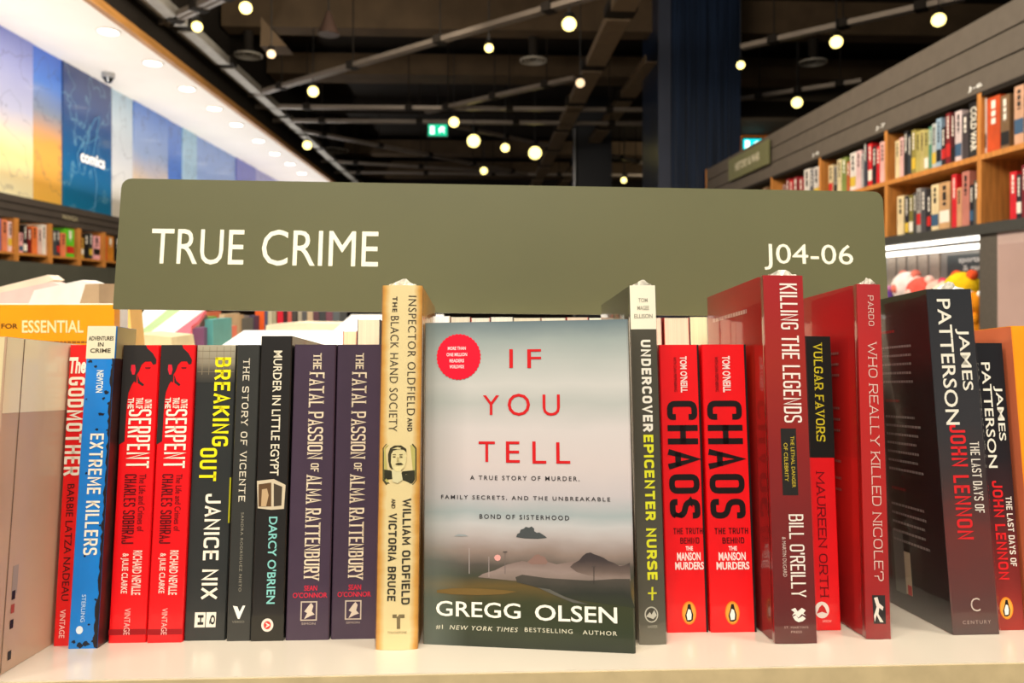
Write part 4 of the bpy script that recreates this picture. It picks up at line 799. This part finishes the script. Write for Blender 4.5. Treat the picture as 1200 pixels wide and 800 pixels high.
for x in (462, 470): b.poly([(x - 1.6, 540.4), (x + 1.6, 540.4), (x + 1.6, 541.6), (x - 1.6, 541.6)], (70, 60, 36), 'portrait_eye', e=.0007); b.poly([(x - 2, 538), (x + 2, 537.8), (x + 2, 538.6), (x - 2, 538.9)], (90, 78, 46), 'portrait_brow', e=.0007)
b.poly([(465.5, 541), (467, 541), (467.8, 546), (465, 546.4)], (176, 160, 108), 'portrait_nose', e=.0007)
b.T('WILLIAM OLDFIELD', .60, .80, 590, 711, (50, 46, 34), 'author_lettering', bold=.025, space=1.15, blk=(.24,)); b.T('AND', .32, .42, 590, 601, DI, 'author_lettering', bold=.02); b.T('VICTORIA BRUCE', .26, .46, 607, 707, (50, 46, 34), 'author_lettering', bold=.025, space=1.15, blk=(.24,))
b.poly([(460, 722), (474, 722), (474, 726), (469, 726), (469, 738), (465, 738), (465, 726), (460, 726)], (120, 104, 70), 'publisher_mark'); b.H('TOUCHSTONE', .28, .74, 741, 743.5, (120, 104, 70), 'publisher_lettering', bold=0)
# --- 11 the face-out book
TW, TH_, TD = .1385, .2120, .024
tell = thing('book', 'face-out paperback with misty landscape cover, red title and round red seal', 'book', book_matrix(-.0386, -.0059, -.06, TW, 10.9, -0.3), 'books in the front row')
st = [(0, (34, 42, 30)), (.06, (46, 54, 34)), (.13, (58, 62, 38)), (.18, (98, 80, 42)), (.215, (64, 66, 52)), (.25, (82, 76, 68)), (.285, (140, 122, 112)), (.33, (178, 168, 164)), (.365, (190, 188, 186)), (.40, (160, 170, 170)), (.45, (192, 184, 184)), (.55, (206, 194, 190)), (.66, (206, 198, 194)), (.74, (180, 182, 176)), (.80, (198, 196, 190)), (.88, (176, 180, 174)), (.94, (150, 160, 156)), (1, (104, 120, 124))]
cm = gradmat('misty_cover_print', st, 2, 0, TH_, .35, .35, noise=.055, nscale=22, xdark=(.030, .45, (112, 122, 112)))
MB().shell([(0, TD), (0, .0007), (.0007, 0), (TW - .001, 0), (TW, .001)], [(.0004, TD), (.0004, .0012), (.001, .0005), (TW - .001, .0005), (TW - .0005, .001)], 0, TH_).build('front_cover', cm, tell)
MB().box(.0, TD, 0, TW, TD + .0005, TH_).build('back_cover', mat('dark_back_cover', (40, 46, 40), .4), tell)
MB().box(.001, .0013, .0004, TW - .0006, TD - .0002, TH_ - .0004).build('page_block', pages_mat(), tell)
TF = Face((0, 0, 0), (1, 0, 0), (0, 0, 1), (0, -1, 0)); TM = tell.matrix_world.copy(); TI = book_matrix(-.0386, -.0059, -.06, TW, 10.9, -0.3).inverted(); TMx = book_matrix(-.0386, -.0059, -.06, TW, 10.9, -0.3)
def tpx(x, y):
    n = TMx.to_3x3() @ Vector((0, -1, 0)); p0 = TMx.translation - E3; d = ray(x, y); q = TI @ (d * (p0.dot(n) / d.dot(n)) + E3); return q.x, q.z
def tt(s_, x0, y0, x1, y1, col, name='title_lettering', m=None, **k):
    xm = (x0 + x1) / 2; a0, a1 = tpx(x0, y1)[0], tpx(x1, y0)[0]; b0, b1 = tpx(xm, y1)[1], tpx(xm, y0)[1]; text(TF, s_, a0, b0, a1, b1, col, tell, name, False, m=m, **k)
def tp(pts, col, name, e=.0002, m=None): patch(TF, [tpx(x, y) for x, y in pts], col, tell, name, e, m)
TR_ = (206, 22, 26)
for ch, x0, x1, y0, y1 in (('I', 597, 601, 409, 431), ('F', 618, 634, 409, 431), ('Y', 566, 585, 463, 486), ('O', 595, 621, 461, 487), ('U', 636, 656, 462, 487), ('T', 561, 580, 517, 541), ('E', 593, 609, 517, 542), ('L', 624, 640, 517, 543), ('L', 652, 668, 518, 543)):
    tt(ch, x0, y0, x1, y1, TR_, bold=.0)
DK = (44, 40, 42)
tt('A TRUE STORY OF MURDER,', 551, 557.5, 679, 563.5, DK, 'subtitle_lettering', bold=.01, space=1.4); tt('FAMILY SECRETS, AND THE UNBREAKABLE', 517, 581, 715, 586.5, DK, 'subtitle_lettering', bold=.01, space=1.4); tt('BOND OF SISTERHOOD', 562, 603, 667, 608.5, DK, 'subtitle_lettering', bold=.01, space=1.4)
tt('GREGG', 511, 705, 610, 723, (246, 242, 224), 'author_lettering', bold=.008); tt('OLSEN', 627, 709.5, 723, 728.5, (246, 242, 224), 'author_lettering', bold=.012)
tt('#1', 511, 731.5, 519, 737, (214, 210, 186), 'author_lettering', bold=0); tt('NEW YORK TIMES', 527, 733.5, 607, 738.7, (214, 210, 186), 'author_lettering', bold=0, shear=.2, space=1.2); tt('BESTSELLING', 615, 736, 671, 741, (214, 210, 186), 'author_lettering', bold=0, space=1.2); tt('AUTHOR', 683, 738.8, 723, 743.8, (214, 210, 186), 'author_lettering', bold=0, space=1.2)
cx, cz = tpx(537.5, 418); patch(TF, ellipse(cx, cz, .0150, .0152, 72, .035), (232, 10, 44), tell, 'round_seal', .0003)
for s_, y, a in (('MORE THAN', 408, 10.5), ('ONE MILLION', 415.3, 12), ('READERS', 422.5, 8.5), ('WORLDWIDE', 429.5, 8.5)): tt(s_, 535.5 - a, y - 2, 535.5 + a, y + 2, (255, 220, 220), 'seal_lettering', bold=.02, e=.0005)
tp([(605, 629), (606, 625.5), (609, 624), (610, 620.5), (614, 619), (616, 617), (620, 618), (623, 616.5), (626, 619), (626, 622), (629, 624), (632, 623.5), (636, 626), (639, 628), (641, 630), (630, 631), (615, 630.5)], (72, 76, 76), 'distant_tree'); tp([(532, 628), (537, 625.5), (541, 625.8), (545, 626), (549, 628)], (146, 152, 152), 'distant_tree')
zz = lambda y: tpx(640, y)[1]
hm = gradmat('fog_ridge_print', [(0, (120, 106, 96)), (.45, (146, 128, 120)), (1, (118, 98, 90))], 2, zz(684), zz(652), .4, .3, noise=.5, nscale=60)
hd = gradmat('dark_ridge_print', [(0, (140, 122, 112)), (.35, (104, 88, 80)), (.8, (66, 56, 54)), (1, (60, 52, 52))], 2, zz(676), zz(652), .4, .3, noise=.35, nscale=70)
hf = gradmat('dark_field_print', [(0, (52, 56, 38)), (.5, (46, 48, 40)), (1, (74, 68, 60))], 2, zz(712), zz(676), .4, .3, noise=.5, nscale=60)
tp([(560, 676), (566, 672), (580, 668), (592, 662), (603, 659), (612, 657), (622, 659), (634, 657), (642, 658), (652, 661), (664, 659), (676, 657), (690, 652), (705, 657), (722, 662), (738, 662), (739, 680), (700, 684), (640, 682), (600, 680)], None, 'fog_ridge', .00010, m=hm)
tp([(618, 658), (623, 654), (627, 650), (631, 649), (634, 651), (638, 652), (642, 658), (640, 661), (622, 661)], (136, 106, 96), 'far_roof', .00014)
tp([(668, 664), (672, 660), (679, 656), (683, 651), (687, 648), (692, 647), (696, 649), (702, 651), (707, 653), (713, 657), (719, 659), (726, 663), (732, 662), (738, 659), (738.6, 678), (712, 678), (690, 674), (676, 670)], None, 'dark_roofs', .00018, m=hd)
tp([(604, 676), (612, 673), (640, 677), (690, 680), (738, 677), (740, 700), (744, 712), (700, 706), (672, 702), (650, 694), (622, 686), (606, 682)], None, 'dark_field', .00014, m=hf)
tp([(512, 691), (530, 689), (560, 689), (590, 691), (606, 693), (590, 696), (560, 697), (530, 696), (512, 694)], (112, 88, 44), 'dry_grass', .00016)
tp([(630, 688), (644, 690), (662, 699), (690, 708), (672, 706), (650, 697)], (92, 90, 82), 'road', .0002)
tp([(579, 653), (580.5, 650.5), (583, 649.5), (586, 650.5), (587, 653), (586, 656), (583, 657), (580.5, 656)], (226, 160, 152), 'glowing_lamp')
for x, y0, y1, c in ((592, 646, 672, (110, 98, 94)), (696, 664, 684, (56, 50, 46)), (550, 642, 672, (168, 158, 154)), (573, 652, 676, (160, 146, 142))): tp([(x - .4, y0), (x + .4, y0), (x + .4, y1), (x - .4, y1)], c, 'lamp_post', .0003)
for x, y in ((696, 664), (592, 647)): tp([(x - 2.5, y - 1.2), (x + 2.5, y - 1.2), (x + 2.5, y), (x - 2.5, y)], (80, 72, 68), 'lamp_post', .0003)
# --- 12
um = gradmat('dark_olive_jacket', [(0, (96, 92, 78)), (.08, (84, 80, 66)), (.5, (66, 62, 50)), (1, (74, 70, 56))], 2, 0, .237, .35, .4, noise=.2, nscale=40)
b = Book('tall dark hardcover with cream top and yellow letters, right of the face-out book', .1034, -.0150, -.27, .0176, .2371, .128, (737, 768, 334), (750, 780, 756), None, hard=True, wrap=True, cover_mat=um, spinecurve=.0008)
b.patch(0, 1, 334, 388, (238, 230, 206), 'cream_band')
for s_, y, a in (('TOM', 352.5, .32), ('MAGEE', 362, .27), ('ELLISON', 372, .14)): b.H(s_, a, 1 - a, y - 2.6, y + 2.6, (140, 134, 116), 'author_lettering', bold=.01)
b.T('UNDERCOVER', .36, .74, 401, 511, (236, 230, 214), 'title_lettering', bold=.03, blk=(.25,)); b.T('EPICENTER NURSE', .36, .74, 515, 683, (222, 220, 40), 'title_lettering', bold=.03, blk=(.25,))
b.poly([(763, 691), (765, 691), (765, 697), (769, 697), (769, 699), (765, 699), (765, 706), (763, 706), (763, 699), (759, 699), (759, 697), (763, 697)], (214, 210, 40), 'printed_cross')
b.disc(763, 722, 8, 9, (196, 192, 176), 'publisher_disc'); b.disc(763, 722, 6.6, 7.6, (70, 66, 54), 'publisher_disc', e=.0003); b.poly([(757, 724), (761, 719), (763, 722), (766, 717), (769, 723), (765, 727)], (196, 192, 176), 'publisher_mark', e=.0004)
b.H('HARPER', .32, .68, 734, 737, (160, 156, 140), 'publisher_lettering', bold=0)
# --- 13/14
def penguin(b, x, y, s=1):
    b.disc(x, y, 8.6 * s, 13.2 * s, (238, 130, 20), 'logo_oval'); b.disc(x, y, 7.4 * s, 11.8 * s, (244, 160, 60), 'logo_oval', e=.00024)
    b.poly([(x - 1.5 * s, y - 10 * s), (x + 1.5 * s, y - 10 * s), (x + 2.6 * s, y - 5 * s), (x + 5 * s, y + 2 * s), (x + 4.5 * s, y + 8 * s), (x + 1 * s, y + 10 * s), (x - 3 * s, y + 9.5 * s), (x - 5 * s, y + 3 * s), (x - 2.6 * s, y - 4 * s)], (24, 18, 18), 'logo_bird', e=.0003)
    b.poly([(x - 1 * s, y - 4.5 * s), (x + 1.6 * s, y - 3.5 * s), (x + 3 * s, y + 2 * s), (x + 2.4 * s, y + 7.5 * s), (x - 2 * s, y + 8 * s), (x - 3.2 * s, y + 2 * s)], (250, 244, 230), 'logo_belly', e=.0004)
def chaos(which, u, v, roll, w, top, bot, lo, hi):
    b = Book(which, u, v, roll, w, .1974, .129, top, bot, RED)
    r = hi - lo; f = lambda a: lo + a * r
    b.T("TOM O'NEILL", f(.46), f(.66), 418, 462, (250, 214, 205), 'author_lettering', bold=.03); b.T('WITH DAN PIEPENBRING', f(.28), f(.36), 419, 461, (90, 4, 10), 'author_lettering', bold=0)
    b.T('CHAOS', f(.06), f(.90), 472, 611, (22, 12, 12), 'title_lettering', bold=.02, blk=(.19,))
    b.H('THE TRUTH', f(.14), f(.94), 622, 629, (70, 6, 10), 'subtitle_lettering', bold=.03, blk=(.24,)); b.H('BEHIND', f(.32), f(.84), 633, 640, (70, 6, 10), 'subtitle_lettering', bold=.03, blk=(.24,))
    b.H('THE', f(.46), f(.66), 643, 648, (250, 220, 212), 'subtitle_lettering', bold=.03); b.H('MANSON', f(.22), f(.86), 650, 659.5, (250, 220, 212), 'subtitle_lettering', bold=.03); b.H('MURDERS', f(.16), f(.94), 661, 670, (250, 220, 212), 'subtitle_lettering', bold=.03)
    t = (bot[2] - 719) / (bot[2] - top[2]); x = bot[0] + (top[0] - bot[0]) * t + (bot[1] - bot[0]) * f(.5); penguin(b, x, 719)
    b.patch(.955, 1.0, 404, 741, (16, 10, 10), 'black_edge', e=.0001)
chaos('bright red paperback with huge black capitals, left of the identical pair', .1272, .0087, -.03, .0285, (772, 821, 404), (782, 832, 741), .10, 1.0)
chaos('bright red paperback with huge black capitals, right of the identical pair', .1572, .0072, .1, .0318, (822, 880, 404), (834, 889, 741), .02, .95)
# --- 15
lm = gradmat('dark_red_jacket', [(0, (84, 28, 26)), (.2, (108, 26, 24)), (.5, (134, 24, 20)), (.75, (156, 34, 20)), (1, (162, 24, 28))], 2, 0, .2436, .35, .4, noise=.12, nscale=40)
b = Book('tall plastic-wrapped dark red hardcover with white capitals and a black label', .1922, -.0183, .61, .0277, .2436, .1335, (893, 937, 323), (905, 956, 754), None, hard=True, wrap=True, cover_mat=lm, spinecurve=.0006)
b.T('KILLING THE LEGENDS', .40, .84, 333, 501, (240, 226, 214), 'title_lettering', bold=.03, blk=(.22,))
b.patch(.30, .68, 508, 586, (30, 26, 22), 'black_label'); b.T('THE LETHAL DANGER', .53, .62, 517, 577, (206, 180, 50), 'subtitle_lettering', bold=0, e=.0004); b.T('OF CELEBRITY', .36, .45, 525, 570, (206, 180, 50), 'subtitle_lettering', bold=0, e=.0004)
b.T("BILL O'REILLY", .42, .78, 608, 702, (240, 228, 214), 'author_lettering', bold=.03, blk=(.2,)); b.T('& MARTIN DUGARD', .24, .33, 634, 679, (214, 190, 176), 'author_lettering', bold=0)
b.poly([(924, 716), (929, 714), (932, 718), (937, 714), (942, 717), (939, 720), (942, 723), (937, 721), (933, 725), (929, 721), (925, 723), (928, 719)], (236, 226, 214), 'publisher_mark'); b.poly([(926, 724), (930, 722), (933, 726), (938, 723), (942, 726), (938, 729), (933, 730), (929, 728)], (236, 226, 214), 'publisher_mark')
b.H("ST. MARTIN'S", .22, .80, 734.5, 737, (180, 150, 140), 'publisher_lettering', bold=0); b.H('PRESS', .38, .64, 739.5, 742, (180, 150, 140), 'publisher_lettering', bold=0)
dashes(b.left, -.118, .2205, -.034, .2235, (205, 160, 150), b.o)
# --- 16
b = Book('short two-tone paperback, black with yellow letters above and red below', .2285, .0075, .90, .0199, .203, .131, (940, 973, 393), (953, 985, 738), RED)
b.patch(0, 1, 393, 539, (22, 20, 16), 'black_band'); patch(b.right, [(.001, .1172), (.13, .1172), (.13, .2028), (.001, .2028)], (22, 20, 16), b.o, 'black_band', .0001)
b.T('VULGAR FAVORS', .36, .68, 402, 520, (214, 196, 40), 'title_lettering', bold=.01, blk=(.15, 1.3, 1.2)); b.T('MAUREEN ORTH', .30, .60, 556, 700, (110, 4, 14), 'author_lettering', bold=-.005, blk=(.13, 1.5, 1.6))
b.disc(963, 715, 8.6, 9.4, (240, 226, 214), 'publisher_disc'); b.poly([(957, 719), (960, 712), (963, 709), (966, 712), (969, 719), (963, 717)], (206, 40, 36), 'publisher_mark', e=.0003); b.H('ARROW', .34, .66, 726, 729, (250, 190, 180), 'publisher_lettering', bold=0)
# --- 17
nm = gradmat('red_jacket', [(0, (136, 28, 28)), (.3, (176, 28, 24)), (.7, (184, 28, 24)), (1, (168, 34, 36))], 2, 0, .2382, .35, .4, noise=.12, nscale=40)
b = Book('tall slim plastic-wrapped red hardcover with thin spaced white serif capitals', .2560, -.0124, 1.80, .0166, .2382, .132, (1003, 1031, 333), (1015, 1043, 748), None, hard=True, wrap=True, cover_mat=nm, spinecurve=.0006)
LC = (222, 190, 176)
b.T('PARDO', .44, .68, 347, 384, LC, 'author_lettering', bold=-.01, space=1.2, blk=(.11, 1.6, 2.4)); b.T('WHO REALLY KILLED NICOLE?', .38, .76, 404, 683, LC, 'title_lettering', bold=-.012, space=1.12, blk=(.10, 1.6, 2.2))
b.poly([(1021, 699), (1036, 699), (1037, 731), (1023, 731)], (36, 30, 28), 'publisher_block'); b.poly([(1023, 702), (1027, 701), (1029, 708), (1034, 712), (1033, 716), (1029, 713), (1028, 720), (1034, 729), (1030, 729), (1026, 721), (1024, 729), (1023, 722), (1026, 712)], (228, 214, 200), 'publisher_figure', e=.0003)
for k, z in enumerate((.19, .182, .174, .15, .142, .134, .112, .1, .092)): dashes(b.left, -.052, z, -.030, z + .0018, (170, 110, 100), b.o, seed=k)
# --- 18/19
def lennon(which, u, v, roll, w, h, dep, top, bot, wrap, pub, wr=None):
    m = gradmat('black_to_red_cover', [(0, (74, 52, 50)), (.05, (84, 50, 46)), (.28, (104, 44, 38)), (.42, (60, 44, 42)), (.6, (46, 44, 46)), (1, (34, 36, 40))] if wrap else [(0, (150, 36, 26)), (.25, (110, 32, 28)), (.45, (52, 26, 28)), (.65, (24, 20, 24)), (1, (20, 20, 24))], 2, 0, h, .35, .35, noise=.18, nscale=34)
    b = Book(which, u, v, roll, w, h, dep, top, bot, None, wrap=wrap, cover_mat=m)
    y = lambda f: top[2] + (bot[2] - top[2]) * f
    b.T('PATTERSON', .20, .50, y(.030 if wrap else .07), y(.405 if wrap else .445), (232, 226, 208), 'author_lettering', bold=.01); b.T('JAMES', .56, .86, y(.12 if wrap else .155), y(.305 if wrap else .35), (232, 226, 208), 'author_lettering', bold=.01)
    b.T('JOHN LENNON', .26, .60, y(.405 if wrap else .49), y(.735 if wrap else .83), (220, 30, 34), 'title_lettering', bold=.03, blk=(.19,)); b.T('THE LAST DAYS OF', .68, .88, y(.455 if wrap else .545), y(.66 if wrap else .785), (232, 222, 206), 'title_lettering', bold=.02, blk=(.2,))
    return b
b = lennon('tall black paperback with stacked white and red capitals, showing its back cover', .3185, -.0070, -.45, .0326, .2356, .152, (1085, 1136, 338), (1115, 1171, 742), True, 'c')
b.H('C', .42, .62, 701, 716, (206, 190, 176), 'publisher_mark', bold=-.01); b.H('CENTURY', .22, .82, 726, 730, (170, 150, 140), 'publisher_lettering', bold=0, space=1.3)
patch(b.left, [(-.1515, .0005), (-.0005, .0005), (-.0005, .235), (-.1515, .235)], None, b.o, 'back_cover_print', .0001, mat('black_back_cover', (28, 26, 26), .35, coat=.4, var=.15))
rs = random.Random(5); 
z = .196
for blk in (5, 7, 5):
    dashes(b.left, -.066, z + .012, -.046, z + .0140, (150, 36, 36), b.o)
    for i in range(blk):
        L = .048 - rs.uniform(0, .008); dashes(b.left, -.068, z, -.068 + L, z + .0018, (150, 144, 138), b.o, seed=i); z -= .0066
    z -= .020
patch(b.left, [(-.070, .012), (-.0555, .012), (-.0555, .058), (-.070, .058)], (110, 112, 106), b.o, 'barcode_label', .0002); patch(b.left, [(-.0555, .013), (-.047, .013), (-.047, .044), (-.0555, .044)], (196, 184, 156), b.o, 'price_label', .0002); patch(b.left, [(-.053, .013), (-.0475, .013), (-.0475, .020), (-.053, .020)], (190, 40, 36), b.o, 'price_label_mark', .0003)
b = lennon('shorter black-to-red paperback with stacked white and red capitals and a bird logo', .3530, .0012, .04, .0215, .1976, .129, (1137, 1177, 402), (1166, 1206, 738), False, 'p')
penguin(b, 1181, 713, .95)
# --- 20
b = Book('orange-spined salmon book at the far right edge', .3785, -.0040, 0.0, .026, .2095, .135, (1186, 1226, 382), (1218, 1260, 745), (244, 150, 16), gloss=.2)
patch(b.left, [(-.134, .0005), (-.0005, .0005), (-.0005, .209), (-.134, .209)], (222, 116, 76), b.o, 'salmon_cover', .0001)
dashes(b.sp, .008, b.zy(560), .018, b.zy(420), (250, 236, 210), b.o, 'blurred_title', True)

# --- back row of page edges behind the front books
bx = lambda x, y=390: (lambda d: d * ((SHELF @ Vector((0, .145, 0)) - E3).dot(nrm) / d.dot(nrm)))(ray(x, y))
nrm = SHELF.to_3x3() @ Vector((0, 1, 0)); SI = SHELF.inverted()
def backpx(x, y): q = SI @ (bx(x, y) + E3); return q.x, q.z
row = [(402, 419, 388, (232, 214, 176)), (419, 446, 374, (226, 208, 182)), (498, 528, 370, (250, 247, 240)), (528, 552, 371, (224, 214, 190)), (552, 575, 372, (232, 226, 206)), (575, 602, 371, (238, 232, 214)), (602, 634, 372, (226, 214, 186)),
       (634, 664, 372, (234, 224, 200)), (664, 690, 371.5, (228, 204, 180)), (690, 718, 372, (238, 230, 208)), (718, 740, 372.5, (230, 214, 190)), (740, 776, 372, (232, 200, 178)), (778, 808, 372, (226, 202, 176)), (808, 830, 371, (236, 224, 180)), (830, 858, 374, (228, 210, 186)), (858, 890, 373, (222, 200, 174)), (890, 925, 374, (230, 214, 190))]
for i, (x0, x1, y, c) in enumerate(row):
    u0, z = backpx(x0, y); u1, _ = backpx(x1, y); w = u1 - u0 - .0006
    t = thing('book', 'cream page edges of a back-row book, %s from the left' % ('first' if i == 0 else (ords + ['nineteenth'])[i]), 'book', SHELF @ Matrix.Translation((u0, .145, 0)), 'back row of books facing the other way')
    MB().box(.0004, .0008, .0003, w - .0004, .13, z - .0003).build('page_block', pages_mat(c), t)
    MB().shell([(w, 0), (w, .1315), (0, .1315), (0, 0)], [(w - .0004, 0), (w - .0004, .131), (.0004, .131), (.0004, 0)], 0, z).build('cover', mat('glossy_cover', [(180, 60, 50), (60, 66, 80), (210, 196, 170), (120, 40, 44)][i % 4], .4), t)
